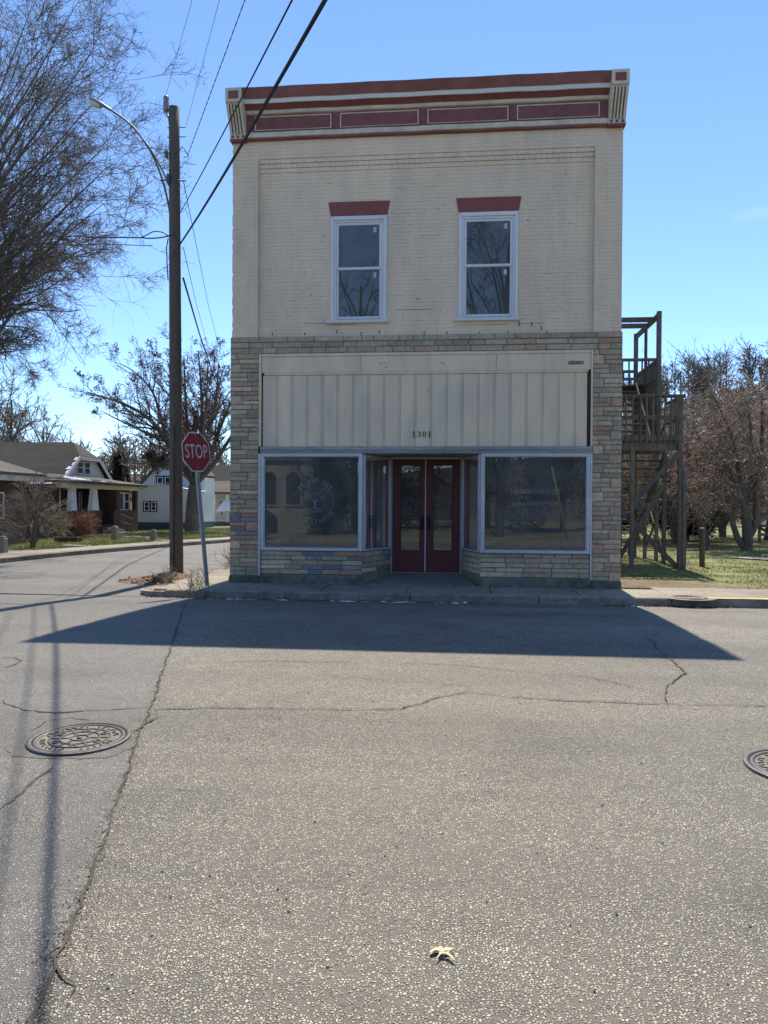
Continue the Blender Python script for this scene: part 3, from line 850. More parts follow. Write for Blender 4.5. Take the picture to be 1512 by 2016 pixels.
def lay(x0, x1, z0, z1, yf, holes=(), extra=None):
    n = max(1, round((z1 - z0) / CH)); ch = (z1 - z0) / n
    for c in range(n):
        za, zb = z0 + c * ch + JT / 2, z0 + (c + 1) * ch - JT / 2
        zm = (za + zb) / 2
        spans = [(x0, x1)]
        for h in holes:
            if h[2] < zm < h[3]:
                ex = 0.0
                if len(h) > 4: ex = h[4] * (zm - h[2]) / (h[3] - h[2])
                ns = []
                for a, b in spans:
                    if h[1] + ex <= a or h[0] - ex >= b: ns.append((a, b)); continue
                    if h[0] - ex > a: ns.append((a, h[0] - ex))
                    if h[1] + ex < b: ns.append((h[1] + ex, b))
                spans = ns
        g = round((z0 - 4.7) / CH) + c
        off = (g % 2) * (BL + JT) / 2 + rb.uniform(-.012, .012)
        header = (g % 6 == 5)
        bl = BL if not header else 0.1
        for a, b in spans:
            k = math.floor((a - x0 - off) / (bl + JT))
            x = x0 + off + k * (bl + JT)
            while x < b:
                xa, xb = max(x + JT / 2, a), min(x + bl + JT / 2, b)
                if xb - xa > 0.03:
                    it = (xa, xb, yf + rb.uniform(-.0018, .0014), yf + .03, za + rb.uniform(-.0012, .0012), zb + rb.uniform(-.0012, .0012))
                    (single if (zb < WZ0 - 0.015 and yf > .05) or (zb < 4.9) else joined).append(it)
                x += bl + JT


holes = [(a - .005, b + .005, WZ0 - .06, WZ1) for a, b in WIN] + [(-1.70, -0.66, WZ1, 7.21, .055), (0.665, 1.72, WZ1, 7.21, .055)]
lay(WL + .02, -3.062, 4.716, 8.35, BY)
lay(3.068, WR - .02, 4.716, 8.35, BY)
lay(-3.062, 3.068, 8.02, 8.35, BY)
lay(-3.062, 3.068, 7.94, 8.02 - .002, BY + .018)
lay(-3.062, 3.068, 7.86, 7.94 - .002, BY + .036)
lay(-3.062, 3.068, 7.78, 7.86 - .002, BY + .054)
lay(-3.062, 3.068, 4.716, 7.78 - .002, RY, holes)
single.sort(key=lambda t: t[4])
joined += single[295:]
for it in single[:295]:
    MB().bbox(*it, 0.0025).build('brick', MT['paint'], B)
mb = MB()
for it in joined:
    mb.bbox(*it, 0.0025)
o = mb.build('brickwork', MT['paint'], B)
o['kind'] = 'stuff'
# open step cracks between the lowest courses
ck = MB()
for (u, v0, v1) in ((536, 655, 660), (663, 650, 656), (747, 650, 656), (711, 653, 664), (880, 652, 658), (1022, 632, 642), (1047, 634, 642), (1066, 642, 650), (1077, 650, 656), (944, 653, 658),
                    (835, 654, 661), (1000, 652, 658), (600, 655, 660), (612, 580, 583), (822, 587, 590), (1172, 400, 404), (1185, 440, 443)):
    p, q = at(u, v0, 'y', RY - .004), at(u, v1, 'y', RY - .004)
    ck.bbox(p[0] - .009, p[0] + .009, RY - .004, RY + .012, q[2], p[2], .002)
for (u0, u1, v) in ((600, 660, 637), (780, 850, 610), (1020, 1072, 637), (900, 1000, 640), (640, 700, 640)):
    p, q = at(u0, v, 'y', RY - .004), at(u1, v, 'y', RY - .004)
    ck.box(min(p[0], q[0]), max(p[0], q[0]), RY - .0035, RY + .012, p[2] - .003, p[2] + .003)
for (u, v) in ((772, 419), (803, 419), (823, 588), (638, 464), (1039, 433)):
    p = at(u, v, 'y', RY - .004)
    ck.bbox(p[0] - .01, p[0] + .01, RY - .005, RY + .012, p[2] - .01, p[2] + .01, .003)
ck.build('open_joint', MT['joint'], B)['kind'] = 'stuff'
ck = MB()
rj = random.Random(19)
for k in range(230):
    xj = rj.uniform(-2.95, 2.95); row = rj.randrange(0, 44); zj = 4.716 + row * CH
    if any(a - .12 < xj < b + .12 and WZ0 - .1 < zj < 7.3 for a, b in WIN): continue
    if zj > 7.7 or (rj.random() < .45 and zj > 6.2): continue
    l_ = rj.uniform(.015, .11)
    if rj.random() < .3: ck.box(xj, xj + .004, RY - .0025, RY + .01, zj + .006, zj + CH - .006)
    else: ck.box(xj, xj + l_, RY - .0025, RY + .01, zj - .0018, zj + .0022)
ck.build('hairline_gap', MT['gap'], B)['kind'] = 'stuff'

# ---- upper windows
for i, (a, b) in enumerate(WIN):
    f = MB()
    zf0, zf1 = WZ0, WZ1
    # outer casing (frame), 6 cm
    f.bbox(a, a + .055, 0.055, 0.16, zf0, zf1, .005); f.bbox(b - .055, b, 0.055, 0.16, zf0, zf1, .005)
    f.bbox(a + .0555, b - .0555, 0.055, 0.16, zf1 - .07, zf1, .005)
    f.bbox(a + .0555, a + .095, 0.085, 0.18, zf0, zf1 - .0705, .004); f.bbox(b - .095, b - .0555, 0.085, 0.18, zf0, zf1 - .0705, .004)
    f.bbox(a + .0955, b - .0955, 0.085, 0.18, zf1 - .11, zf1 - .0705, .004)
    fr = f.build('window', MT['vinyl'], B)
    xa, xb = a + .096, b - .096
    zm = (zf0 + zf1) / 2 + .0
    for (z0, z1, yy) in ((zm - .02, zf1 - .111, .105), (zf0 + .03, zm + .02, .135)):
        s = MB(); t = .045
        s.bbox(xa, xa + t, yy, yy + .028, z0, z1, .004); s.bbox(xb - t, xb, yy, yy + .028, z0, z1, .004)
        s.bbox(xa + t, xb - t, yy, yy + .028, z0, z0 + t, .004); s.bbox(xa + t, xb - t, yy, yy + .028, z1 - t, z1, .004)
        s.build('sash', MT['vinyl'], fr)
        MB().box(xa + t, xb - t, yy + .010, yy + .018, z0 + t, z1 - t).build('pane', MT['glass2'], fr)
        MB().box(xb - t - .11, xb - t - .055, yy + .005, yy + .0085, z1 - t - .14, z1 - t - .045).build('sticker', MT['paper'], fr)
    MB().bbox(a - .085, b + .04 if i == 0 else b + .035, 0.03, 0.2, WZ0 - .062, WZ0 - .001, .006).build('sill', MT['white'], fr)
    MB().box(a + .1, b - .1, 0.30, 0.315, zf0 - .02, zf1).build('blind', MT['inside'], fr)
    # flared red lintel
    MB().prism([(a - .005, 0.082, 6.935), (b + .005, 0.082, 6.935), (b + .055, 0.082, 7.20), (a - .05, 0.082, 7.20)], (0, .04, 0)).build('lintel', MT['lintel'], B)

# ---- cornice
cx0, cx1 = -3.275, 3.275
prof = [  # (y, z) from below upward, one strip per entry: material of the strip that ends there
    (-.012, 8.345, None), (-.045, 8.352, 'red'), (-.045, 8.385, 'red'), (-.065, 8.392, 'cream'), (-.065, 8.475, 'cream'), (-.045, 8.48, 'cream'),
    (-.045, 8.80, 'red'), (-.085, 8.81, 'cream'), (-.10, 8.86, 'cream'), (-.10, 8.872, 'red'), (-.15, 8.90, 'red'), (-.215, 8.925, 'red'),
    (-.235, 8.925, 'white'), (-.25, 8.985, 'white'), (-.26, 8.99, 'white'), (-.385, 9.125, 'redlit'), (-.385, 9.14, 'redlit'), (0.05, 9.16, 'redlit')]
groups = {}
for (y0, z0, _), (y1, z1, m) in zip(prof[:-1], prof[1:]):
    groups.setdefault(m, []).append((y0, z0, y1, z1))
nm = {'red': 'frieze', 'cream': 'cornice_moulding', 'white': 'cornice_fillet', 'redlit': 'crown_fascia'}
rcx = random.Random(4)
for m, strips in groups.items():
    mb = MB()
    for y0, z0, y1, z1 in strips:
        N = 28
        xs_ = [cx0 + (cx1 - cx0) * k / N for k in range(N + 1)]
        vs = []
        for k, xx in enumerate(xs_):
            wob = .0035 * math.sin(xx * 5.1) + .002 * math.sin(xx * 13)
            vs += [(xx, y0, z0 + wob), (xx, y1, z1 + wob)]
        mb.add(vs, [(2 * k, 2 * k + 2, 2 * k + 3, 2 * k + 1) for k in range(N)])
    mb.build(nm[m], MT[m], B)
MB().box(cx0, cx1, -.040, 0.4, 8.40, 8.79).box(cx0, cx1, 0.0, 0.4, 8.795, 9.13).build('cornice_core', MT['red'], B)
for (a, b) in ((-3.11, -1.68), (-1.52, -.08), (.08, 1.53), (1.68, 3.13)):
    z0, z1, t = 8.505, 8.765, .02
    p = MB().box(a + t, b - t, -.058, -.046, z0 + t, z1 - t).build('cornice_panel', MT['red'], B)
    f = MB()
    f.bbox(a, b, -.072, -.046, z1 - t, z1, .004); f.bbox(a, b, -.072, -.046, z0, z0 + t * .6, .004)
    f.bbox(a, a + t, -.0715, -.046, z0 + t * .6, z1 - t, .004); f.bbox(b - t, b, -.0715, -.046, z0 + t * .6, z1 - t, .004)
    f.build('panel_frame', MT['cream'], p)
for s in (-1, 1):
    xa, xb = sorted((s * 3.575, s * 3.277))
    # side profile of the bracket, extruded across its width
    pr = [(0.3, 8.36), (-.075, 8.36), (-.085, 8.43), (-.12, 8.52), (-.20, 8.66), (-.30, 8.80), (-.335, 8.885), (-.39, 8.90), (-.39, 9.145), (0.3, 9.165)]
    br = MB().prism([(xa, y, z) for y, z in pr], (xb - xa, 0, 0)).build('bracket', MT['cream'], B)
    MB().bbox(xa + .055, xb - .055, -.396, -.385, 8.945, 9.09, .003).build('square_panel', MT['red'], br)
    fl = MB()
    for k in range(5):
        xx = xa + .035 + (xb - xa - .07) * k / 4
        wv = .014
        pts = [(-.09, 8.44), (-.128, 8.52), (-.208, 8.66), (-.308, 8.80), (-.338, 8.87)]
        for (y0, z0), (y1, z1) in zip(pts[:-1], pts[1:]):
            fl.beam((xx, y0, z0), (xx, y1, z1), wv * 2, .016, 0, (1, 0, 0) if False else (0, -1, .3))
    fl.build('flute', MT['cream'], br)
    gr = MB()
    for k in range(4):
        xx = xa + .035 + (xb - xa - .07) * (k + .5) / 4
        for (y0, z0), (y1, z1) in zip(pts[:-1], pts[1:]):
            gr.beam((xx, y0, z0), (xx, y1, z1), .013, .006, 0, (0, -1, .3))
    gr.build('groove', MT['joint'], br)
    rv = MB()
    for k in range(3):
        xx = xa + .05 + (xb - xa - .10) * k / 2
        rv.tube([(xx, -.07, 8.405), (xx, -.10, 8.405)], [.026, .02], 10, 0)
    rv.build('rosette', MT['red'], br)
    MB().box(xa - .004, xb + .004, -.092, .1, 8.328, 8.36).build('bracket_foot', MT['red'], br)

# ---- stone facing: every stone its own piece
ST = random.Random(77)
stones = []


def stone(x0, x1, z0, z1, kind, frame=None):
    """frame: (origin, along) of a splayed wall; else straight on the front"""
    y0 = -0.002 + ST.uniform(-.010, .008)
    g = .006
    b = MB().bbox(x0 + g, x1 - g, y0, .07, z0 + g, z1 - g, .009)
    # rough-split face: push the front corners in and out
    V = []
    for (x, y, z) in b.v:
        if y < .03: y += ST.uniform(-.004, .004)
        V.append((x + ST.uniform(-.002, .002), y, z + ST.uniform(-.002, .002)))
    if frame:
        (ox, oy), (dx, dy) = frame
        # local x runs along the wall, y is depth behind the face
        V = [(ox + dx * x - dy * y, oy + dy * x + dx * y, z) for x, y, z in V]
    b.v = V
    b.build('stone', STONE[kind], B)
    stones.append(1)


def kind_for(cx, cz):
    r = ST.random()
    if cx < -3.0 and 0.78 < cz < 1.36:
        if r < .5: return 'blue'
        if r < .62: return 'rust'
    if cx < -3.0 and .78 > cz > .6 and r < .35: return 'rust'
    if cx > 0 and r < .12: return 'pink'
    return ST.choices(['buff', 'grey', 'green', 'pink'], [.40, .24, .2, .16])[0]


for (x0, x1) in ((WL, -3.03), (3.06, WR)):
    z = .26
    flip = False
    while z < 4.40:
        if ST.random() < .38 or 4.40 - z < .2:
            h = min(.088, 4.402 - z)
            if 4.402 - (z + h) < .05: h = 4.402 - z
            c = x0 + (x1 - x0) * ST.choice((.22, .3, .68, .76))
            for a, b in ((x0, c), (c, x1)): stone(a, b, z, z + h, kind_for((a + b) / 2, z))
        else:
            h = .166
            c = x0 + (x1 - x0) * (ST.uniform(.36, .42) if flip else ST.uniform(.55, .64))
            tall, pair = ((x0, c), (c, x1)) if flip else ((c, x1), (x0, c))
            stone(*tall, z, z + h, kind_for(sum(tall) / 2, z))
            hm = h * ST.uniform(.44, .56)
            stone(*pair, z, z + hm, kind_for(sum(pair) / 2, z)); stone(*pair, z + hm, z + h, kind_for(sum(pair) / 2, z))
            flip = not flip
        z += h
    MB().box(x0 + .004, x1 - .004, .010, .12, .26, 4.71).build('mortar_bed', MT['mortar'], B)
    # rough footing
    MB().bbox(x0 - .01, x1 + .01, -.03, .12, .0, .258, .015).build('footing', MT['concrete_dark'], B)
for k in range(3):
    x = WL; z0 = 4.402 + k * .1047
    while x < WR - .02:
        l = ST.uniform(.22, .62)
        if WR - (x + l) < .2: l = WR - x
        stone(x, x + l, z0, z0 + .1047, ST.choices(['buff', 'grey', 'green', 'pink'], [.16, .5, .2, .14])[0])
        x += l
MB().box(-3.029, 3.059, .010, .12, 4.40, 4.71).build('mortar_bed', MT['mortar'], B)

# bulkheads below the shop windows, and their splayed returns into the entry
SPL = {-1: ((-1.075, 0.0), (-.635, 1.0)), 1: ((1.085, 0.0), (.755, 1.0))}
for (x0, x1) in ((-2.985, -1.075), (1.085, 3.03)):
    z = .30
    hs = [.095, .08, .09, .085, .085]
    for j, h in enumerate(hs):
        x = x0
        while x < x1 - .01:
            l = ST.uniform(.24, .62)
            if x1 - (x + l) < .18: l = x1 - x
            cxm = x + l / 2
            kd = ST.choices(['buff', 'grey', 'pink'], [.5, .25, .25])[0]
            if x1 < 0 and -2.45 + .12 * j < cxm and ST.random() < .62: kd = 'blue'
            if x1 < 0 and cxm > -1.6 and j in (0, 4) and ST.random() < .6: kd = 'rust'
            stone(x, x + l, z, z + h, kd)
            x += l
        z += h
    MB().box(x0 + .004, x1 - .004, .012, .14, .30, .738).build('mortar_bed', MT['mortar'], B)
    MB().bbox(x0 - .03, x1 + .02, -.05, .14, .05, .298, .03).build('plinth', MT['concrete_dark'], B)
for s, (p0, p1) in SPL.items():
    p0, p1 = Vector(p0), Vector(p1)
    d = (p1 - p0); Ls = d.length; d /= Ls
    if s < 0:
        org, dr_ = p0, d                       # seen from the entry: runs inward
    else:
        org, dr_ = p1, -d
    z = .34
    for h in (.09, .1, .1, .105):
        x = .01
        while x < Ls - .02:
            l = ST.uniform(.3, .55)
            if Ls - (x + l) < .2: l = Ls - x
            stone(x, min(x + l, Ls), z, z + h, ST.choices(['buff', 'grey', 'blue' if s < 0 else 'pink'], [.4, .35, .25])[0], ((org.x, org.y), (dr_.x, dr_.y)))
            x += l
        z += h
    nrm = Vector((-dr_.y, dr_.x))
    q = [org + nrm * .012, org + dr_ * Ls + nrm * .012, org + dr_ * Ls + nrm * .12, org + nrm * .12]
    MB().prism([(v.x, v.y, .14) for v in q], (0, 0, .596)).build('mortar_bed', MT['mortar'], B)

# ---- entry floor, ceiling
MB().add([(-1.07, -.03, .129), (1.08, -.03, .129), (1.0, .1, .15), (.74, 1.06, .275), (-.62, 1.06, .275), (-1.0, .1, .15),
          (-1.07, -.03, .0), (1.08, -.03, .0), (1.0, .1, .0), (.74, 1.06, .0), (-.62, 1.06, .0), (-1.0, .1, .0)],
         [(0, 1, 2, 5), (5, 2, 3, 4), (7, 6, 11, 8), (8, 11, 10, 9), (0, 6, 7, 1), (1, 7, 8, 2), (2, 8, 9, 3), (3, 9, 10, 4), (4, 10, 11, 5), (5, 11, 6, 0)]).build('entry_floor', MT['concrete'], B)
MB().box(-1.2, 1.2, .135, 1.14, 2.535, 2.60).build('entry_ceiling', MT['alu_dirty'], B)

# ---- the sign band: fascia boards, boarded panel, number
fx = [-2.985, at(709, 720, 'y', .02)[0], 1.35, 3.03]
for a, b in zip(fx[:-1], fx[1:]):
    MB().bbox(a + .003, b - .003, .018, .06, 4.045, 4.34, .004).build('fascia_board', MT['board'], B)
MB().bbox(-2.985, 3.03, .004, .06, 4.343, 4.398, .006).build('top_trim', MT['board'], B)
MB().bbox(-2.93, 2.98, .008, .06, 4.0, 4.041, .005).build('trim_strip', MT['board'], B)
MB().box(-2.98, 3.025, .062, .12, 2.62, 4.39).build('board_backing', MT['joint'], B)
PW = .2865
x = -2.965
rb2 = random.Random(6)
while x < 2.98:
    x1 = min(x + PW, 3.0)
    MB().bbox(x + .004, x1 - .034, .030 + rb2.uniform(-.002, .002), .061, 2.672, 3.998, .005).build('board', MT['board'], B)
    if x1 < 2.98:
        MB().bbox(x1 - .030, x1 - .000, .036, .061, 2.672, 3.998, .004).build('batten', MT['board'], B)
    x += PW
pk = MB()
pp = at(1134, 714, 'y', .016)
pk.add([(pp[0] - .14, .0165, pp[2] - .035), (pp[0] + .03, .0165, pp[2] - .035), (pp[0] + .13, .0165, pp[2] - .03), (pp[0] + .14, .0165, pp[2] + .03), (pp[0] + .02, .0165, pp[2] + .03), (pp[0] - .05, .0165, pp[2] + .038), (pp[0] - .13, .0165, pp[2] + .03)], [(0, 1, 2, 3, 4, 5, 6)])
pk.build('paint_scar', MT['mortar'], B)
sp = MB()
for (u, v) in ((750, 715), (757, 714), (760, 722), (874, 717), (870, 714), (844, 768)):
    p = at(u, v, 'y', .016)
    sp.bbox(p[0] - .014, p[0] + .012, .012, .03, p[2] - .009, p[2] + .009, .003)
sp.build('nail_hole', MT['mortar'], B)


def digit(mb, ch, x, z, h):
    """serifed house number in relief"""
    t, y0, dy = h * .17, .0225, .0075
    if ch == '1':
        mb.box(x - t / 2, x + t / 2, y0, y0 + dy, z, z + h)
        mb.box(x - t * 1.3, x + t * 1.3, y0 - .001, y0 + dy - .001, z, z + h * .06)
        mb.prism([(x - t / 2, y0 - .0005, z + h), (x - t * 1.2, y0 - .0005, z + h * .84), (x - t * 1.1, y0 - .0005, z + h * .80), (x - t / 2, y0 - .0005, z + h * .88)], (0, dy, 0))
        return

    def ell(cx, cz, rx, rz, a0, a1, tk):
        N = 20
        for k in range(N):
            aa = [a0 + (a1 - a0) * (k + j) / N for j in (0, 1)]
            q = []
            for r_ in (0, 1):
                for a in (aa if r_ == 0 else aa[::-1]):
                    f = 1 if r_ == 0 else 0
                    w_ = tk * (0.35 + .65 * abs(math.cos(a)))
                    q.append((cx + (rx - (0 if f else w_)) * math.cos(a), y0, cz + (rz - (0 if f else tk * .42)) * math.sin(a)))
            mb.prism(q, (0, dy, 0))
    if ch == '0': ell(x, z + h / 2, h * .31, h * .5, 0, 2 * PI, t)
    if ch == '3':
        ell(x, z + h * .73, h * .25, h * .27, -PI * .5, PI * .92, t)
        ell(x, z + h * .29, h * .29, h * .29, -PI * .92, PI * .5, t)


nb = MB()
for k, chh in enumerate('1301'):
    digit(nb, chh, -.135 + .095 * k, 2.845, .105)
nb.build('house_number', MT['black'], B)

# ---- aluminium: head strip, posts, sills
hb = MB()
for k, (y, z0, z1) in enumerate(((-.018, 2.615, 2.668), (-.028, 2.59, 2.613), (-.012, 2.548, 2.588))):
    xm = at(876, 885, 'y', 0)[0] + (.0 if k else .01)
    hb.bbox(-3.0, xm - .002, y, .13, z0, z1, .004); hb.bbox(xm + .002, 3.055, y - .003, .13, z0, z1, .004)
hb.build('head_strip', MT['alu_dirty'], B)
for (x0, x1) in ((-3.03, -2.988), (3.032, 3.062)):
    MB().bbox(x0, x1, -.03, .06, .26, 2.545, .008).build('downpipe_strip', MT['alu'], B)
    MB().bbox(x0, x1, -.012, .06, 2.675, 4.398, .006).build('edge_trim', MT['board'], B)


def shop_window(x0, x1, z0, z1):
    f = MB(); y0, y1 = -.022, .075
    f.bbox(x0, x0 + .058, y0, y1, z0, z1, .006); f.bbox(x1 - .058, x1, y0, y1, z0, z1, .006)
    f.bbox(x0 + .0585, x1 - .0585, y0, y1, z1 - .052, z1, .006); f.bbox(x0 + .0585, x1 - .0585, y0 - .012, y1, z0, z0 + .06, .006)
    # inner stop
    f.bbox(x0 + .059, x0 + .074, y0 + .02, y1, z0 + .061, z1 - .053, .003); f.bbox(x1 - .074, x1 - .059, y0 + .02, y1, z0 + .061, z1 - .053, .003)
    f.bbox(x0 + .0745, x1 - .0745, y0 + .02, y1, z1 - .068, z1 - .053, .003)
    w_ = f.build('shop_window', MT['alu'], B)
    MB().box(x0 + .066, x1 - .066, .035, .045, z0 + .055, z1 - .06).build('pane', MT['glass'], w_)
    return w_


SW1 = shop_window(-2.985, -1.08, .742, 2.545)
SW2 = shop_window(1.088, 3.03, .742, 2.545)
MB().box(-1.17, -1.09 - .055, .03, .034, 2.16, 2.38).build('notice', MT['paper'], SW1)
# splayed side lights of the entry
for s, (p0, p1) in SPL.items():
    p0, p1 = Vector((*p0, 0)), Vector((*p1, 0))
    d = (p1 - p0).normalized()
    z0, z1 = .745, 2.53
    f = MB()
    e = p1 - d * .03
    f.beam(p0 + d * .05 + Vector((0, 0, z0)), p0 + d * .05 + Vector((0, 0, z1)), .06, .05, 0, d)
    f.beam(e + Vector((0, 0, z0)), e + Vector((0, 0, z1)), .06, .05, 0, d)
    f.beam(p0 + d * .081 + Vector((0, 0, z0 + .02)), e - d * .031 + Vector((0, 0, z0 + .02)), .05, .04)
    f.beam(p0 + d * .081 + Vector((0, 0, z1 - .03)), e - d * .031 + Vector((0, 0, z1 - .03)), .05, .05)
    sl = f.build('side_light', MT['alu'], B)
    g = MB().beam(p0 + d * .08 + Vector((0, 0, (z0 + z1) / 2)), e - d * .03 + Vector((0, 0, (z0 + z1) / 2)), .008, z1 - z0 - .1)
    g.build('pane', MT['glass'], sl)

# ---- the red double door
MB().box(-.64, .76, .985, 1.10, 2.50, 2.534).build('door_head', MT['alu'], B)
MB().box(-.64, -.605, .985, 1.10, .27, 2.499).box(.715, .755, .985, 1.10, .27, 2.499).build('door_jamb', MT['alu_dirty'], B)
for (a, b, pa, pb, hs) in ((-.600, .028, -.435, -.075, 1), (.052, .712, .20, .555, -1)):
    z0, z1, pz0, pz1 = .285, 2.497, .72, 2.375
    dmb = MB(); y0, y1 = 1.02, 1.065
    dmb.bbox(a, pa, y0, y1, z0, z1, .004); dmb.bbox(pb, b, y0, y1, z0, z1, .004)
    dmb.bbox(pa, pb, y0, y1, pz1, z1, .004); dmb.bbox(pa, pb, y0, y1, z0, pz0, .004)
    for q in ((pa - .02, pa, pz0 - .02, pz1 + .02), (pb, pb + .02, pz0 - .02, pz1 + .02)):
        dmb.bbox(q[0], q[1], y0 - .012, y0 - .0005, q[2], q[3], .003)
    dmb.bbox(pa, pb, y0 - .012, y0 - .0005, pz1, pz1 + .02, .003); dmb.bbox(pa, pb, y0 - .012, y0 - .0005, pz0 - .02, pz0, .003)
    dr_ = dmb.build('door', MT['doorred'], B)
    MB().box(pa, pb, y0 + .018, y0 + .026, pz0, pz1).build('pane', MT['glass'], dr_)
    hx = (pb + .06) if hs > 0 else (pa - .09)
    h = MB().bbox(hx - .022, hx + .022, y0 - .018, y0 - .0005, 1.12, 1.40, .006)
    h.tube([(hx, y0 - .02, 1.16), (hx, y0 - .06, 1.18), (hx, y0 - .06, 1.30), (hx, y0 - .02, 1.32)], .009, 6)
    h.tube([(hx, y0 - .001, 1.37), (hx, y0 - .03, 1.37)], .018, 10)
    h.build('handle', MT['black'], dr_)
MB().bbox(.030, .050, 1.008, 1.06, .30, 2.497, .003).build('astragal', MT['vinyl'], B)
MB().box(-.60, .712, 1.0, 1.07, .272, .284).build('threshold', MT['alu_dirty'], B)

# ---- lettering on the glass
YL = .0295


def flat_text(mb, body, size, sx, cx, cz, ang=0.0, off=0.0):
    V, Fs = text_mesh(body, size, sx, off, .0012)
    ca, sa = math.cos(ang), math.sin(ang)
    mb.add([(cx + x * ca - z * sa, YL - y_, cz + x * sa + z * ca) for x, z, y_ in V], Fs)


def letters(body, size, sx_, x0, x1, cz, par):
    for i, ch_ in enumerate(body):
        b_ = MB(); flat_text(b_, ch_, size, sx_, x0 + (x1 - x0) * i / (len(body) - 1), cz)
        b_.build('letter', MT['lettering'], par)


letters('FIREANDSKYSTUDIO.COM', .115, .55, 1.64, 2.46, 1.855, SW2)
letters('FIREANDSKYSTUDIO', .105, .55, 1.86, 2.45, 1.635, SW2)
for k in range(2):       # the two little square emblems before the account name
    x0, z0, q = 1.66 + .085 * k, 1.597, .07
    lt = MB()
    lt.box(x0, x0 + q, YL - .001, YL + .001, z0, z0 + .008); lt.box(x0, x0 + q, YL - .001, YL + .001, z0 + q - .008, z0 + q)
    lt.box(x0, x0 + .008, YL - .0011, YL + .0011, z0, z0 + q); lt.box(x0 + q - .008, x0 + q, YL - .0011, YL + .0011, z0, z0 + q)
    if k: lt.tube([(x0 + q / 2 + .016 * math.cos(a * .63), YL, z0 + q / 2 + .016 * math.sin(a * .63)) for a in range(11)], .003, 4)
    else: lt.box(x0 + .034, x0 + .042, YL - .0012, YL + .0012, z0 + .008, z0 + .056).box(x0 + .026, x0 + .054, YL - .0013, YL + .0013, z0 + .036, z0 + .042)
    lt.build('account_emblem', MT['lettering'], SW2)
lg = MB()
lc = (-1.965, 1.66)
Rl = .345
for i, chh in enumerate('FIRE AND SKY'):
    a = math.radians(162 - i * (162 - 42) / 11)
    if chh == ' ': continue
    lg = MB()
    flat_text(lg, chh, .125, .62, lc[0] + (Rl + .03) * math.cos(a), lc[1] + (Rl + .03) * math.sin(a), a - PI / 2)
    lg.build('letter', MT['lettering'], SW1)
for i, chh in enumerate('STUDIO'):
    a = math.radians(-98 + i * 62 / 5)
    lg = MB()
    flat_text(lg, chh, .125, .62, lc[0] + (Rl + .03) * math.cos(a), lc[1] + (Rl + .03) * math.sin(a), a + PI / 2)
    lg.build('letter', MT['lettering'], SW1)
for a0_, a1_ in ((-34, 38), (172, 250)):
    MB().tube([(lc[0] + Rl * math.cos(math.radians(a)), YL, lc[1] + Rl * math.sin(math.radians(a))) for a in range(a0_, a1_, 4)], .004, 4).build('emblem_ring', MT['lettering'], SW1)
lg = MB()
rl = random.Random(3)


def twig2(x, z, a, l, w, n):
    x1, z1 = x + l * math.cos(a), z + l * math.sin(a)
    lg.tube([(x, YL, z), ((x + x1) / 2 + rl.uniform(-.01, .01), YL, (z + z1) / 2), (x1, YL, z1)], [w, w * .8, w * .6], 4)
    if n:
        for da in (-.55, .05, .6):
            twig2(x1, z1, a + da + rl.uniform(-.2, .2), l * rl.uniform(.6, .8), w * .75, n - 1)


for a in (.5, 1.0, 1.57, 2.1, 2.65):
    twig2(lc[0], lc[1] - .03, a, .10, .007, 2)
for a in (-.6, -1.1, -1.6, -2.1, -2.6):
    twig2(lc[0], lc[1] - .10, a, .08, .006, 1)
lg.tube([(lc[0], YL, lc[1] - .11), (lc[0], YL, lc[1] - .02)], .018, 5)
lg.build('emblem_tree', MT['lettering'], SW1)
bpy.data.objects['emblem_tree']['kind'] = 'stuff'
# dim things inside the shop
MB().bbox(-2.7, -1.3, .5, 1.1, .24, .62, .02).build('display_shelf', MT['inside'], B)
MB().bbox(1.35, 2.9, .5, 1.2, .24, .66, .02).build('display_shelf', MT['inside'], B)
print('stones', len(stones), 'bricks', len(single), len(joined))

# ================================================================== pole, lamp, wires, sign
PY = 1.76
pl = empty('utility_pole', (-5.27, PY, 0), 'dark wooden utility pole standing in leaf litter at the street corner', 'utility pole')
mb = MB()
zs = np.linspace(-.1, 9.97, 14)
mb.tube([(-5.265 - .009 * z, PY, z) for z in zs], [.145 - .0035 * z for z in zs], 18)
mb.build('shaft', MT['pole'], pl)
mb = MB()
mb.tube([(-5.44, PY, 9.55), (-5.47, PY, 9.75), (-5.52, PY, 9.86)], .022, 6)
mb.lathe([(.02, -.1), (.055, -.08), (.06, -.02), (.045, .0), (.06, .04), (.062, .10), (.045, .12), (.06, .16), (.058, .22), (.03, .25), (.0, .26)], (-5.53, PY, 9.98), 12)
mb.build('insulator', MT['porcelain'], pl)
hw = MB()
for z in (9.55, 9.35): hw.tube([(-5.5, PY - .0, z), (-5.1, PY, z)], .012, 6)
hw.bbox(-5.49, -5.43, PY - .17, PY - .10, 8.86, 9.0, .01)
hw.tube([(-5.52, PY - .06, 8.96), (-5.56, PY - .06, 9.0), (-5.50, PY - .06, 9.02)], .014, 6)
hw.tube([(-5.30, PY - .12, 8.93), (-5.1, PY - .16, 9.06), (-4.98, PY - .14, 8.86), (-5.1, PY - .1, 8.87)], .012, 5)
hw.tube([(-5.63, PY - .05, 8.43), (-5.08, PY - .05, 8.40)], .016, 6)
hw.bbox(-5.46, -5.39, PY - .16, PY - .09, 8.32, 8.52, .01)
for z in (8.6, 7.9, 7.4, 6.8): hw.tube([(-5.33, PY - .10, z), (-5.33, PY - .14, z)], .02, 6)
hw.bbox(-5.37, -5.29, PY - .16, PY - .11, 7.24, 7.30, .006)
hw.build('hardware', MT['darkmetal'], pl)
cd = MB()
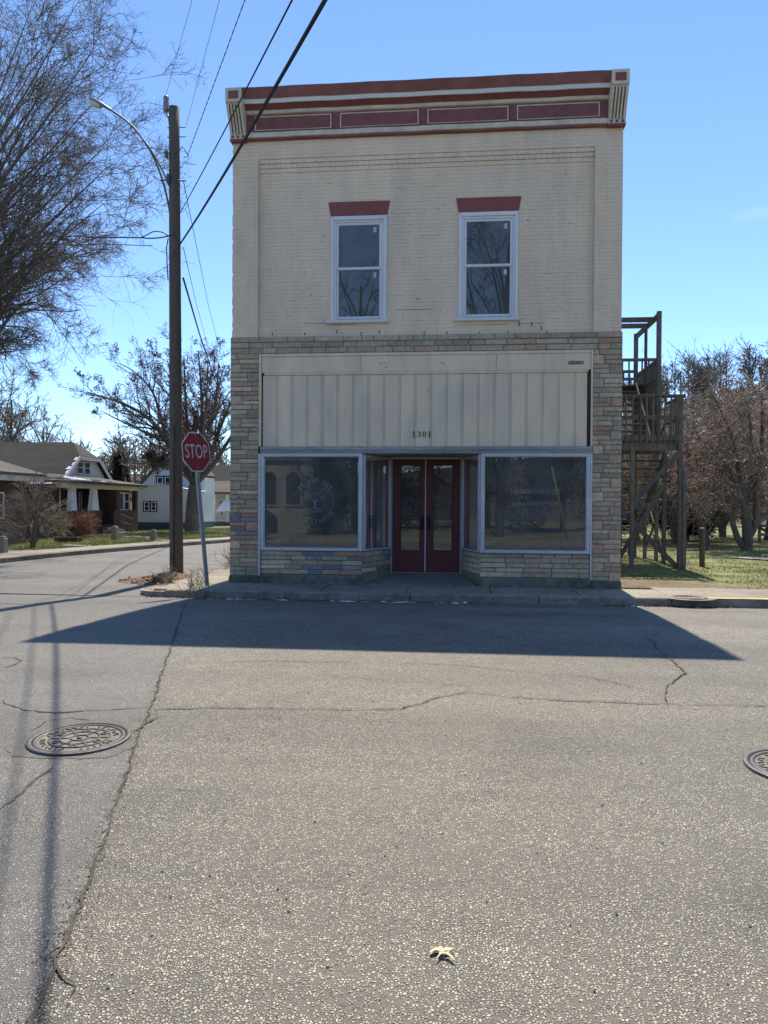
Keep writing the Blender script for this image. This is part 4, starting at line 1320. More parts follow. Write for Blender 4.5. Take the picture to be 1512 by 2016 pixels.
cd.tube([(-5.45, PY - .06, 7.2), (-5.47, PY - .10, 7.0), (-5.45, PY - .11, 6.6), (-5.43, PY - .11, 6.3)], .012, 5)
cd.build('service_lead', MT['cable'], pl)
MB().tube([(-5.27, PY - .147, 3.2), (-5.27, PY - .15, .1)], .009, 5).build('ground_wire', MT['cable'], pl)

la = empty('street_lamp', (-5.45, PY - .02, 7.7), 'grey cobra-head street lamp on a curved arm off the wooden pole', 'street lamp')
mb = MB()


def bez(pts, n):
    pts = [Vector(p) for p in pts]
    out = []
    m = len(pts)
    for i in range(m - 1):
        p0, p1, p2, p3 = pts[max(i - 1, 0)], pts[i], pts[i + 1], pts[min(i + 2, m - 1)]
        for k in range(n):
            t = k / n
            out.append(.5 * ((2 * p1) + (p2 - p0) * t + (2 * p0 - 5 * p1 + 4 * p2 - p3) * t * t + (3 * p1 - p0 - 3 * p2 + p3) * t ** 3))
    out.append(pts[-1])
    return out


px = lambda u, v: at(u, v, 'y', PY - .04)
mb.tube(bez([px(338, 440), px(331, 400), px(322, 362), px(308, 322), px(290, 287), px(262, 250), px(235, 228), px(215, 215)], 5), .022, 8)
mb.tube(bez([px(333, 366), px(322, 340), px(305, 308), px(288, 282)], 4), .018, 8)
mb.build('arm', MT['darkmetal'], la)
a, b = Vector(px(219, 217)), Vector(px(176, 194))
t = (b - a).normalized()
up = Vector((0, 0, 1)); up = (up - t * up.dot(t)).normalized()
sd_ = t.cross(up)
hd = MB()
L = (b - a).length
N = 10
sec = [(0, .026, .026), (.1, .04, .032), (.3, .065, .045), (.55, .085, .055), (.8, .085, .052), (.95, .065, .04), (1.0, .03, .015)]
vs, fs = [], []
for (s, w_, h_) in sec:
    for k in range(N):
        an = 2 * PI * k / N
        vs.append(a + t * L * s + sd_ * w_ * math.cos(an) + up * h_ * (math.sin(an) if math.sin(an) > 0 else math.sin(an) * .55))
for i in range(len(sec) - 1):
    for k in range(N):
        fs.append((i * N + k, i * N + (k + 1) % N, (i + 1) * N + (k + 1) % N, (i + 1) * N + k))
hd.add(vs, fs, 0, True)
hd.add(vs[-N:], [tuple(range(N))]); hd.add(vs[:N], [tuple(range(N))])
hd.build('lamp_head', MT['porcelain'], la)
ln = MB()
ln.tube([a + t * L * .45 - up * .03, a + t * L * .85 - up * .03], [.07, .07], 8)
ln.build('lens', MT['paper'], la)


def wire(name, pts, rad, label, group, sag=0.0, twist=False, m='cable'):
    P = []
    for i in range(len(pts) - 1):
        p, q = np.array(pts[i], float), np.array(pts[i + 1], float)
        n = 24 if not twist else 90
        for k in range(n):
            t_ = k / n
            x = p + (q - p) * t_
            x[2] -= sag * 4 * t_ * (1 - t_)
            P.append(x)
    P.append(np.array(pts[-1], float))
    mb_ = MB()
    if twist:
        for ph in (0, PI):
            mb_.tube([x + np.array([math.cos(j * .9 + ph), 0, math.sin(j * .9 + ph)]) * rad * 1.3 for j, x in enumerate(P)], rad, 4)
    else:
        mb_.tube(P, rad, 6)
    o_ = mb_.build(name, MT[m], None)
    return tag(o_, label, 'cable', group)


def beyond(p, q, k):
    p, q = np.array(p, float), np.array(q, float)
    return q + (q - p) * k


G1 = 'overhead wires on the corner pole'
pa_ = (-5.53, PY, 10.26); qa = at(378, 0, 'z', 10.6)
wire('power_line', [pa_, qa, beyond(pa_, qa, 1.2)], .004, 'thin wire rising from the insulator on top of the pole', G1)
pa_ = (-5.1, PY, 9.55); qa = at(432, 0, 'z', 9.9)
wire('power_line', [pa_, qa, beyond(pa_, qa, 1.2)], .004, 'thin bare wire leaving the bolt just below the pole top', G1)
pa_ = (-5.0, PY - .14, 8.9); qa = at(482, 0, 'z', 8.8)
wire('power_line', [pa_, qa, beyond(pa_, qa, 1.2)], .0045, 'twisted wire running from the hooked bracket high on the pole', G1, twist=True)
pa_ = (-5.2, PY - .08, 7.69); qa = at(575, 0, 'z', 5.9)
wire('power_line', [pa_, qa, beyond(pa_, qa, 1.6)], .009, 'medium black cable crossing the left end of the cornice', G1, sag=.03)
pa_ = (-5.19, PY - .1, 7.04); qa = at(640, 0, 'z', 5.3)
wire('power_line', [pa_, qa, beyond(pa_, qa, 1.2)], .019, 'thickest black cable sweeping from pole across the cornice bracket', G1, sag=.06)
# service drop to the left with its drip loop
pa_ = (-5.4, PY - .1, 7.24)
p1 = at(280, 468, 'y', PY); p2 = at(0, 459, 'x', -14.0)
wire('power_line', [pa_, p1, p2, beyond(p1, p2, .6)], .014, 'black service cable running level from pole to the left edge', G1, sag=.03)
lp = MB()
lp.tube(bez([at(280, 467, 'y', PY - .02), at(292, 461, 'y', PY - .02), at(303, 456, 'y', PY - .02), at(318, 457, 'y', PY - .02), at(331, 464, 'y', PY - .12)], 5), .012, 5)
tag(lp.build('drip_loop', MT['cable'], None), 'short looped cable where the level service line meets the pole', 'cable', G1)
# wires going away along the side street
p1 = at(452, 832, 'y', 34)
wire('power_line', [(-5.18, PY + .1, 6.4), at(392, 655, 'y', 10), p1, beyond(at(392, 655, 'y', 10), p1, .25)], .022, 'thick cable sloping down behind the pole toward the stone corner', G1)
p1 = at(447, 745, 'y', 34)
wire('power_line', [(-5.18, PY + .1, 8.45), at(410, 600, 'y', 14), p1], .008, 'faint thin wire receding right of pole, the upper of two', G1)
p1 = at(440, 790, 'y', 34)
wire('power_line', [(-5.18, PY + .1, 7.05), at(387, 600, 'y', 12), at(413, 696, 'y', 22), p1], .008, 'faint thin wire receding right of pole, the lower of two', G1)

# ---- stop sign
s0 = Vector(at(409, 1168, 'y', -.67)); s0.z = 0.06
top = Vector(at(382, 848, 'y', -.67))
axis = (top - s0).normalized()
S = empty('stop_sign', s0, 'red octagonal stop sign on a leaning galvanised post at the corner', 'sign')
rot = math.radians(66)
ex = Vector((math.cos(rot), math.sin(rot), 0)); ex = (ex - axis * ex.dot(axis)).normalized()
ez = axis
ey = ez.cross(ex)            # away from the viewer side
mb = MB()
Lp = (top - s0).length
# u-channel post with punched holes
for (o0, o1, d0, d1) in ((-.030, -.022, 0, .03), (.022, .030, 0, .03), (-.022, .022, 0, .007)):
    q = [s0 + ex * o0 + ey * d0, s0 + ex * o1 + ey * d0, s0 + ex * o1 + ey * d1, s0 + ex * o0 + ey * d1]
    mb.prism(q, axis * (Lp - .02))
q = [s0 + ex * a_ + ey * d_ for a_, d_ in ((-.045, -.004), (-.03, -.004), (-.03, .0), (-.045, .0))]
mb.prism(q, axis * (Lp - .02))
q = [s0 + ex * a_ + ey * d_ for a_, d_ in ((.03, -.004), (.045, -.004), (.045, .0), (.03, .0))]
mb.prism(q, axis * (Lp - .02))
mb.build('post', MT['galv'], S)
ho = MB()
k = .25
while k < 2.0:
    c = s0 + axis * k - ey * .0015
    ho.prism([c + ex * .006 * math.cos(i * PI / 3) + ez * .006 * math.sin(i * PI / 3) for i in range(6)], ey * .002)
    k += .0508
ho.build('bolt_hole', MT['black'], S)['kind'] = 'stuff'
cen = s0 + axis * ((Vector(at(388, 902, 'y', -.67)) - s0).dot(axis) + .11)
R8 = .352 / math.cos(PI / 8)


def octo(r_, d0, d1):
    return [cen + ex * r_ * math.cos(PI / 8 + i * PI / 4) + ez * r_ * math.sin(PI / 8 + i * PI / 4) - ey * d0 for i in range(8)], ey * (d0 - d1)


mb = MB(); q, dv = octo(R8, .012, .008); mb.prism(q, dv)
plate = mb.build('sign_plate', MT['signwhite'], S)
mb = MB(); q, dv = octo(R8 * .945, .0135, .0122); mb.prism(q, dv)
mb.build('red_face', MT['signred'], plate)
mb = MB()
V, Fs = text_mesh('STOP', .325, .74, .0, .0008)
V[:, 1] *= 1.08
mb.add([cen + ex * float(x) + ez * float(z) - ey * (.0150 + float(y_)) for x, z, y_ in V], Fs)
mb.build('lettering', MT['signwhite'], plate)
mb = MB()
for zz in (-.28, .28):
    c = cen + ez * zz - ey * .0137
    mb.tube([c, c - ey * .006], .012, 8)
mb.build('bolt', MT['galv'], plate)

# ---- dirt mound and dead leaves at the pole foot, weeds and debris by the kerb
r = np.random.default_rng(9)
th = np.linspace(0, 2 * PI, 25)[:-1]
rr_ = np.linspace(0, 1, 8)
V = [];
for q in rr_:
    for a in th:
        x = -5.22 + .78 * q * math.cos(a) * (1 + .2 * math.sin(3 * a)); y = 1.25 + .62 * q * math.sin(a) * (1 + .15 * math.cos(2 * a))
        V.append((x, y, .16 * (1 - q ** 1.5) * (1 + .5 * math.sin(7 * a + 9 * q) * .5) - .01 + .03 * r.random() * (q < .95)))
Fq = [(i * 24 + k, i * 24 + (k + 1) % 24, (i + 1) * 24 + (k + 1) % 24, (i + 1) * 24 + k) for i in range(7) for k in range(24)]
o = np_obj('dirt_mound', np.array(V), np.array(Fq), MT['dirt']); tag(o, 'heap of brown dirt and dead leaves around the pole foot', 'dirt mound')


def leaves(name, P, size, m, seed, parent=None):
    rq = np.random.default_rng(seed)
    n = len(P)
    a = rq.uniform(0, 2 * PI, n); s_ = rq.uniform(.6, 1.3, n) * size
    tx = rq.normal(0, .5, (n, 2))
    u = np.stack([np.cos(a), np.sin(a), tx[:, 0] * .6], -1) * s_[:, None]
    v = np.stack([-np.sin(a), np.cos(a), tx[:, 1] * .6], -1) * s_[:, None] * .6
    V_ = np.stack([P - u, P - v * .9 + np.array([0, 0, .008]), P + u, P + v], 1).reshape(-1, 3)
    o_ = np_obj(name, V_, np.arange(4 * n).reshape(-1, 4), m, parent)
    o_['kind'] = 'stuff'
    return o_


n = 520
a = r.uniform(0, 2 * PI, n); q = np.sqrt(r.random(n)) * 1.1
P = np.stack([-5.2 + .95 * q * np.cos(a), 1.15 + .68 * q * np.sin(a), .03 + .16 * np.clip(1 - q, 0, 1) ** 1.2], -1)
leaves('dead_leaves', P, .045, MT['brownleaf'], 4)
# pale scraps along the gutter
n = 46
cx_ = np.concatenate([r.uniform(-3.9, -2.0, 18), r.uniform(-1.6, .9, 22), r.uniform(3.4, 4.6, 6)])
mb = MB()
for x in cx_:
    l, w_, h_ = r.uniform(.03, .16), r.uniform(.015, .04), r.uniform(.008, .03)
    y0 = -1.50 + r.normal(0, .035)
    an = r.normal(0, .25)
    ring = []
    for k in range(7):
        a_ = 2 * PI * k / 7
        ring.append((x + l * math.cos(a_) * math.cos(an) * r.uniform(.6, 1.2), y0 + w_ * math.sin(a_) * r.uniform(.7, 1.2) + l * math.cos(a_) * math.sin(an), .004))
    mb.add(ring + [(x + r.uniform(-.3, .3) * l, y0, h_)], [(k, (k + 1) % 7, 7) for k in range(7)])
mb.build('gutter_scraps', MT['scrap'], None)['kind'] = 'stuff'
n = 700
x = np.concatenate([r.uniform(-4.6, 1.4, 450), r.uniform(3.0, 5.0, 250)]); P = np.stack([x, -1.46 + r.normal(0, .045, n), np.full(n, .012)], -1)
leaves('gutter_litter', P, .022, MT['dirt'], 6)
# loose chips on the street, thicker along the seam
sp_ = np.array([p[:2] for p in fine])
k = r.integers(0, len(sp_), 1400)
C1 = np.concatenate([sp_[k] + r.normal(0, .03, (1400, 2)), np.full((1400, 1), .006)], 1)
pebbles('seam_grit', C1, r.uniform(.002, .005, 1400), MT['crack'])
n = 22000
yy_ = -12.1 + 4.2 * r.random(n) ** 1.6
xx_ = .6 + (r.random(n) - .5) * 2 * (1.2 + .42 * (yy_ + 14))
pebbles('loose_chips', np.stack([xx_, yy_, np.full(n, .002)], -1), r.uniform(.002, .0048, n), mat('pale_chip', (0.40, 0.365, 0.29), 0.85, 0.5, 160, 0.15, 1))
n = 500
yy_ = -12.1 + 8 * r.random(n) ** 1.3
xx_ = .6 + (r.random(n) - .5) * 2 * (1.2 + .42 * (yy_ + 14))
pebbles('dark_grit', np.stack([xx_, yy_, np.full(n, .003)], -1), r.uniform(.003, .008, n), MT['crack'])

# ---- manholes


def manhole(c, rad, label, group, rotz=0.0, z0=0.004):
    z0 += float(road_h(c[1]))
    e = empty('manhole', (c[0], c[1], z0), label, 'manhole cover', group)
    f = MB().lathe([(rad, -.01), (rad, .012), (rad * .985, .016), (rad * .90, .016), (rad * .895, .010)], (c[0], c[1], z0), 48)
    f.build('frame', MT['iron'], e)
    f = MB().lathe([(rad * .885, .002), (rad * .885, .012), (rad * .86, .014), (rad * .80, .014), (rad * .795, .007), (rad * .02, .007), (0, .007)], (c[0], c[1], z0), 48)
    cv = f.build('cover', MT['iron'], e)
    f = MB()
    for ra, rb_ in ((.60, .56), (.40, .36), (.19, .15)):
        f.lathe([(rad * ra, .006), (rad * ra, .0135), (rad * rb_, .0135), (rad * rb_, .006)], (c[0], c[1], z0), 40)
    f.lathe([(rad * .06, .006), (rad * .06, .0135), (0, .0135)], (c[0], c[1], z0), 16)
    for k in range(6):
        a_ = rotz + k * PI / 3
        for (r0, r1) in ((.42, .55), (.21, .35)):
            f.beam((c[0] + rad * r0 * math.cos(a_), c[1] + rad * r0 * math.sin(a_), z0 + .0095), (c[0] + rad * r1 * math.cos(a_), c[1] + rad * r1 * math.sin(a_), z0 + .0095), .016, .007)
    for k in range(6):
        a_ = rotz + (k + .5) * PI / 3
        f.lathe([(rad * .085, .006), (rad * .085, .0135), (rad * .05, .0135), (rad * .05, .006)], (c[0] + rad * .48 * math.cos(a_), c[1] + rad * .48 * math.sin(a_), z0), 12)
    f.build('raised_ring', MT['iron'], cv)
    rm = random.Random(12)
    for k in range(34):
        a_ = rotz + math.radians(-175 + k * 10.3)
        if k in (8, 9, 16, 17, 25): continue
        ca, sa = math.cos(a_), math.sin(a_)
        f = MB()
        for q_ in range(1):
            da = rm.uniform(-.07, .07)
            f.beam((c[0] + rad * .65 * math.cos(a_ + da), c[1] + rad * .65 * math.sin(a_ + da), z0 + .010), (c[0] + rad * .75 * math.cos(a_ - da), c[1] + rad * .75 * math.sin(a_ - da), z0 + .010), .009, .007)
        f.build('raised_mark', MT['iron'], cv)
    f = MB().lathe([(rad * .79, .0078), (0, .0078)], (c[0], c[1], z0), 40)
    f.build('sand_fill', MT['sand'], cv)
    if c[1] < -1.4: e.rotation_euler[0] = math.atan(-.33 * (c[1] + 7) / 5.6 ** 2)
    return e


MG = 'manhole covers set in the street'
def collar(c, rad, seed):
    rq = random.Random(seed)
    N_ = 40
    vs_ = []
    for k in range(N_):
        a_ = 2 * PI * k / N_
        for q in (rad * .99, rad * (1.22 + .16 * math.sin(3 * a_ + seed) + rq.uniform(-.06, .06))):
            y_ = c[1] + q * math.sin(a_)
            vs_.append((c[0] + q * math.cos(a_), y_, float(road_h(y_)) + .0065))
    return MB().add(vs_, [(2 * k, 2 * k + 1, (2 * k + 3) % (2 * N_), (2 * k + 2) % (2 * N_)) for k in range(N_)]).build('asphalt_patch', MT['collar'], road)


m1 = atg(157, 1457)
collar(m1, .305, 3)
manhole(m1, .305, 'worn round manhole cover beside the asphalt seam, left side of street', MG, .2)
m2 = atg(1580, 1514)
manhole(m2, .305, 'round manhole cover cut off by the right edge of view', MG, .9, 0.0)
m3 = at(1358, 1176, 'z', .14)
e = manhole(m3, .27, 'small round grey cover set in the sunny pavement, right of building', MG, .3, .131)
MB().lathe([(.40, -.002), (.40, .003), (.272, .003), (.272, -.002)], (m3[0], m3[1], .132), 32).build('concrete_collar', MT['kerb'], e)

# ---- pale oak leaf on the road
lc_ = at(872, 1876, 'z', .01)
out = [(1110, 578), (1100, 540), (1180, 492), (1296, 490), (1284, 515), (1330, 520), (1350, 505), (1455, 508), (1450, 526), (1395, 560), (1386, 590),
       (1440, 628), (1485, 692), (1470, 696), (1390, 637), (1330, 603), (1280, 603), (1240, 640), (1208, 678), (1214, 640), (1245, 596), (1238, 566), (1200, 552), (1140, 560)]
lp_ = [atg(700 + u / 7.56, 1800 + v / 7.56, .012) for u, v in out]
cm = np.mean(lp_, 0)
lp_ = [(p[0], p[1], float(road_h(p[1])) + .014 + .003 * math.sin((p[0] - cm[0]) * 60 + 1) + .03 * max(0, cm[1] + .005 - p[1])) for p in lp_]
mid = [tuple(atg(700 + u / 7.56, 1800 + v / 7.56, .017)) for u, v in ((1190, 530), (1290, 550), (1350, 560), (1400, 530))]
nO = len(lp_)


def nearest(p): return min(range(len(mid)), key=lambda k: (Vector(mid[k]) - Vector(p)).length)


fs = []
for i in range(nO):
    na, nb_ = nearest(lp_[i]), nearest(lp_[(i + 1) % nO])
    fs.append((i, (i + 1) % nO, nO + nb_))
    if na != nb_: fs.append((i, nO + nb_, nO + na))
lf = MB()
if (Vector(lp_[1]) - Vector(lp_[0])).cross(Vector(mid[0]) - Vector(lp_[0])).z < 0: fs = [f_[::-1] for f_ in fs]
lf.add(lp_ + mid, fs, 0, False)
lf.add([(x, y, z - .0012) for x, y, z in lp_ + mid], [f_[::-1] for f_ in fs])
tag(lf.build('oak_leaf', MT['oakleaf'], None), 'pale dry lobed oak leaf lying on the bare street', 'leaf')

# ---- bollard in the lot
b0 = at(1382, 1116, 'z', .1)
e = empty('wooden_bollard', (b0[0], b0[1], float(lot_h(b0[0], b0[1])) - .02), 'short dark round wooden post standing alone in the grass', 'bollard')
zt = at(1382, 1040, 'y', b0[1])[2]
MB().tube([(b0[0], b0[1], 0), (b0[0], b0[1], zt - .02), (b0[0], b0[1], zt)], [.068, .064, .055], 14).build('post', MT['pole'], e)
MB().tube([(b0[0], b0[1], zt + .0005), (b0[0], b0[1], zt + .012)], [.05, .045], 12).build('cap', MT['snow'], e)

# ================================================================== wooden outdoor stairs
W = empty('outdoor_stair', (5.3, 5.5, 0.1), 'weathered grey wooden outdoor staircase with landings beside the shop', 'staircase')
WD = MT['wood']
SY = 5.0
def sx(u, v=900, y=SY): return at(u, v, 'y', y)[0]
def sz(v, y=SY, u=1290): return at(u, v, 'y', y)[2]
XL = 3.62
XR = sx(1346, 860)
ZL = sz(866)                # landing floor level
ZR = sz(777)                # top of landing rail
GZ = 0.06
wr = random.Random(31)


def wpart(name, *args, **kw):
    mb_ = MB()
    mb_.bbox(*args, **kw)
    return mb_.build(name, WD, W)


def wbeam(name, p0, p1, w_, h_):
    return MB().beam(p0, p1, w_, h_).build(name, WD, W)


p1x, p2x = sx(1244, 1000), sx(1338, 1000)
LB = 6.4                    # back of the landing
for x in (p1x, p2x):
    for y in (SY, LB):
        wpart('post', x - .048, x + .048, y - .048, y + .048, GZ, ZL - .25, c=.006)
wpart('post', p2x + .058, p2x + .15, SY - .05, SY + .05, GZ, sz(925), c=.006)
wpart('post', sx(1343, 800) - .085, sx(1343, 800) + .02, SY - .04, SY + .06, ZL - .25, ZR - .03, c=.006)
for y in (SY + .055, LB):
    wpart('joist', XL, XR - .05, y, y + .05, ZL - .25, ZL - .04, c=.006)
wpart('rim_board', XL, XR, SY - .07, SY - .03, sz(868), sz(857), c=.005)
x = XL
while x < XR - .05:
    x1 = min(x + .14, XR)
    wpart('deck_board', x + .004, x1 - .004, SY - .03, LB + .06, ZL - .035, ZL, c=.004)
    x += .14
wpart('rail', XL, XR + .03, SY - .055, SY - .015, ZR - .085, ZR - .0, c=.006)
wpart('rail', XL, XR + .03, SY - .055, SY - .015, sz(826), sz(818), c=.006)
for u in (1213, 1231, 1245, 1259.5, 1271.5, 1284, 1295, 1307.5, 1320, 1331.5):
    x = sx(u, 820)
    if x < XL: continue
    wpart('baluster', x - .02, x + .02, SY - .10, SY - .072, ZL - .09, ZR - .005, c=.004)
# right side rail of the landing (runs back)
wpart('rail', XR - .05, XR - .01, SY, LB, ZR - .07, ZR, c=.006)
wpart('rail', XR - .05, XR - .01, SY, LB, ZL + .5, ZL + .57, c=.006)
for k in range(7):
    y = SY + .18 + k * .18
    wpart('baluster', XR - .008, XR + .024, y - .018, y + .018, ZL - .05, ZR - .01, c=.004)
# braces
wbeam('brace', (p2x - .02, SY - .03, sz(892)), (p1x + .03, SY - .03, sz(988)), .04, .12)
wbeam('brace', (sx(1225, 1005), SY + .08, sz(1006)), (sx(1334, 1116), SY + .08, sz(1116)), .04, .12)
wbeam('brace', (p1x, LB - .06, .3), (p2x, LB - .06, 2.2), .04, .11)
wpart('rail', p1x, sx(1282, 990), SY + .10, SY + .14, sz(1003), sz(990), c=.005)
# lower flight, running back and down
f0, f1 = (LB + .1, ZL - .2), (LB + 4.3, .2)
sxa, sxb = XL + .45, sx(1309, 890, LB + .1)
for x in (sxa, sxb):
    wbeam('stringer', (x, f0[0], f0[1] - .1), (x, f1[0], f1[1] - .08), .045, .26)
n = 15
for k in range(n):
    t = k / (n - 1)
    y = f0[0] + (f1[0] - f0[0]) * t; z = f0[1] + (f1[1] - f0[1]) * t
    wpart('tread', sxa + .024, sxb - .024, y - .02, y + .24, z - .02, z + .02, c=.005)
for k, y in ((0, LB + 1.2), (1, LB + 2.5)):
    zt = f0[1] + (f1[1] - f0[1]) * ((y - f0[0]) / (f1[0] - f0[0]))
    wpart('post', sxb + .03, sxb + .12, y - .045, y + .045, GZ, zt + .9, c=.006)
    wpart('post', sxa - .12, sxa - .03, y - .045, y + .045, GZ, zt + .9, c=.006)
wbeam('rail', (sxb + .07, f0[0], f0[1] + .95), (sxb + .07, f1[0], f1[1] + .9), .04, .09)
wbeam('rail', (sxa - .07, f0[0], f0[1] + .95), (sxa - .07, f1[0], f1[1] + .9), .04, .09)
wbeam('brace', (sxb + .14, LB + 1.0, 1.6), (sxb + .14, LB + 2.9, .2), .035, .09)
wbeam('brace', (sxb + .14, LB + 2.5, 1.7), (sxb + .14, LB + .6, .2), .035, .09)
wbeam('brace', (sxb + .05, LB + .2, 2.4), (XR - .05, LB + .3, .3), .035, .09)
# upper deck
UY0, UY1 = 6.35, 8.95
XU = sx(1297, 700, UY0)
ZT = sz(613, UY0)
ZD = sz(768, UY1)
ZU = sz(705, UY0)
UM = 7.75
for y in (UY0, UY1):
    wpart('post', XU - .055, XU + .055, y - .055, y + .055, GZ if y == UY1 else ZL, ZT, c=.006)
wpart('post', XU - .036, XU + .036, UM - .04, UM + .04, ZD, ZT - .12, c=.006)
wpart('top_beam', XU - .03, XU + .03, UY0 + .056, UY1 - .056, ZT - .17, ZT - .02, c=.006)
for y in (6.75, 7.45):
    wpart('roof_joist', XL, XU - .032, y - .03, y + .03, ZT - .18, ZT - .05, c=.006)
wpart('joist', XL, XU - .06, UY0 + 1.5, UY0 + 1.56, ZD - .22, ZD - .04, c=.006)
wpart('joist', XL, XU - .06, UY1 - .03, UY1 + .03, ZD - .22, ZD - .04, c=.006)
y = UY0 + 1.5
while y < UY1:
    wpart('deck_board', XL, XU - .06, y + .003, y + .137, ZD - .035, ZD, c=.004)
    y += .14
# rails: near one across the stair head, far one at the back
wpart('rail', XL, XU - .056, UY0 - .02, UY0 + .02, ZU - .08, ZU, c=.005)
wpart('rail', XL, XU - .4, UY0 - .02, UY0 + .02, sz(749, UY0), sz(743, UY0), c=.005)
wpart('rail', XL, XU - .056, UY1 - .02, UY1 + .02, sz(734, UY1), sz(728, UY1), c=.005)
wpart('rail', XL, XU - .056, UY1 - .02, UY1 + .02, sz(767.5, UY1), sz(763, UY1), c=.005)
x = XL + .1
while x < XU - .1:
    wpart('baluster', x - .02, x + .02, UY0 + .022, UY0 + .05, sz(749, UY0), ZU - .01, c=.004)
    wpart('baluster', x + .04, x + .08, UY1 - .05, UY1 - .022, ZD - .05, sz(729, UY1), c=.004)
    x += .165
# boarded side of the stair: vertical boards, each one a piece
y = UY0 + .07
while y < UY1 - .06:
    wpart('side_board', XU - .02 + wr.uniform(-.003, .003), XU + .004, y + .003, y + .137, ZL - .1 + wr.uniform(-.02, .02), ZU - .02, c=.004)
    y += .142
wpart('rail', XU - .045, XU - .022, UY0 + .06, UY1 - .06, ZU - .1, ZU - .01, c=.005)
wpart('rail', XU - .045, XU - .022, UY0 + .06, UY1 - .06, sz(745, UY0), sz(745, UY0) + .09, c=.005)
# short upper flight between landing and deck
for x in (XL + .25, XU - .25):
    wbeam('stringer', (x, LB - .35, ZL - .02), (x, UY0 + 1.5, ZD - .05), .045, .24)
n = 9
for k in range(n):
    t = (k + .7) / n
    y = LB - .35 + (UY0 + 1.5 - LB + .35) * t; z = ZL + (ZD - ZL) * t
    wpart('tread', XL + .275, XU - .275, y - .11, y + .13, z - .02, z + .02, c=.005)

# ================================================================== houses across the side street
def win(parent, face, a, b, z0, z1, out, m_frame='white', bars=1, depth=.06):
    """window on a wall: face=('x', X) or ('y', Y); a..b along the wall; out = outward sign"""
    f = MB(); t = .055
    ax, c = face
    def bx(mb, a0, a1, d0, d1, zz0, zz1):
        lo, hi = sorted((c + out * d0, c + out * d1))
        if ax == 'x': mb.bbox(lo, hi, a0, a1, zz0, zz1, .008)
        else: mb.bbox(a0, a1, lo, hi, zz0, zz1, .008)
    bx(f, a, a + t, -.02, depth, z0, z1); bx(f, b - t, b, -.02, depth, z0, z1)
    bx(f, a + t, b - t, -.02, depth, z1 - t, z1); bx(f, a + t, b - t, -.02, depth, z0, z0 + t)
    if bars:
        zm = (z0 + z1) / 2
        bx(f, a + t, b - t, -.02, depth - .01, zm - .022, zm + .022)
    w_ = f.build('window', MT[m_frame], parent)
    g = MB()
    def plain(a0, a1, d0, d1, zz0, zz1):
        lo, hi = sorted((c + out * d0, c + out * d1))
        if ax == 'x': g.box(lo, hi, a0, a1, zz0, zz1)
        else: g.box(a0, a1, lo, hi, zz0, zz1)
    plain(a + t, b - t, .005, .015, z0 + t, z1 - t)
    g.build('pane', MT['darkglass'], w_)
    return w_


def roof_slab(poly, th=.14):
    """a thick slab from a (planar) polygon"""
    return MB().prism(poly, (0, 0, -th))


# ---- the brick bungalow: porch front is the plane X = HX
HX, Y0, Y1 = -18.6, 21.75, 30.65
GX = -20.7                       # gable wall
g0 = float(lawn_h(HX, 25)) - .25
H = empty('brick_bungalow', (HX, 26, g0), 'dark brick bungalow with clipped grey gable roof and white porch pillar', 'house')
zf, ze = .42, 2.36
bw = MB()
bw.box(-33, GX, 25.4, 31.2, g0, 2.55)
bw.box(GX + .001, HX - .02, Y0 + .1, Y1 - .1, g0, zf)
bw.build('wall', MT['brick'], H)
pw = MB()
pw.box(HX - .22, HX, Y0, 25.95, g0, 1.21); pw.box(HX - .22, HX, 27.45, Y1, g0, 1.21)
pw.box(GX + .01, HX - .221, Y0, Y0 + .22, g0, 1.21); pw.box(GX + .01, HX - .221, Y1 - .22, Y1, g0, 1.21)
pw.box(HX - .35, HX - .001, Y1 - 2.9, Y1 - 2.45, 1.211, ze); pw.box(HX - .25, HX - .001, Y1 - .3, Y1, 1.211, ze)
pw.build('porch_wall', MT['brick'], H)
for (ya, yb, y2, y3) in ((22.7, 23.15, 22.62, 23.22), (24.98, 25.45, 24.85, 25.6)):
    w_ = .2
    MB().add([(HX - .24 - .02, y2, 1.215), (HX + .02, y2, 1.215), (HX + .02, y3, 1.215), (HX - .26, y3, 1.215),
              (HX - .2, ya, ze), (HX - .02, ya, ze), (HX - .02, yb, ze), (HX - .2, yb, ze)],
             [(3, 2, 1, 0), (4, 5, 6, 7), (0, 1, 5, 4), (1, 2, 6, 5), (2, 3, 7, 6), (3, 0, 4, 7)]).build('porch_pillar', MT['white'], H)
MB().box(HX - .26, HX + .04, Y0 - .1, Y1 + .1, ze + .001, ze + .24).build('porch_beam', MT['cream'], H)
# main roof: ridge along X, clipped at the gable
rz, ez_ = 4.98, 2.45
ym = 28.3
xg = GX + .25
cl_z, cl_x = 4.12, xg
def yat(z, side): return ym + side * 3.4 * (rz - z) / (rz - ez_)
ea, eb = yat(ez_, -1), yat(ez_, 1)
rp_ = MB()
rp_.prism([(-34, ea, ez_), (xg, ea, ez_), (xg, yat(cl_z, -1), cl_z), (xg - 1.0, ym, rz), (-34, ym, rz)], (0, 0, .13))
rp_.prism([(xg, eb, ez_), (-34, eb, ez_), (-34, ym, rz), (xg - 1.0, ym, rz), (xg, yat(cl_z, 1), cl_z)], (0, 0, .13))
rp_.prism([(xg, yat(cl_z, -1), cl_z), (xg, yat(cl_z, 1), cl_z), (xg - 1.0, ym, rz)], (0, 0, .13))
RF = rp_.build('roof', MT['shingle'], H)
ck = MB(); ck.box(-25.5, -24.8, ym + 1.0, ym + 1.6, 3.5, 5.15); ck.box(-25.55, -24.75, ym + .95, ym + 1.65, 5.151, 5.23)
ck.build('chimney', MT['brick'], RF)
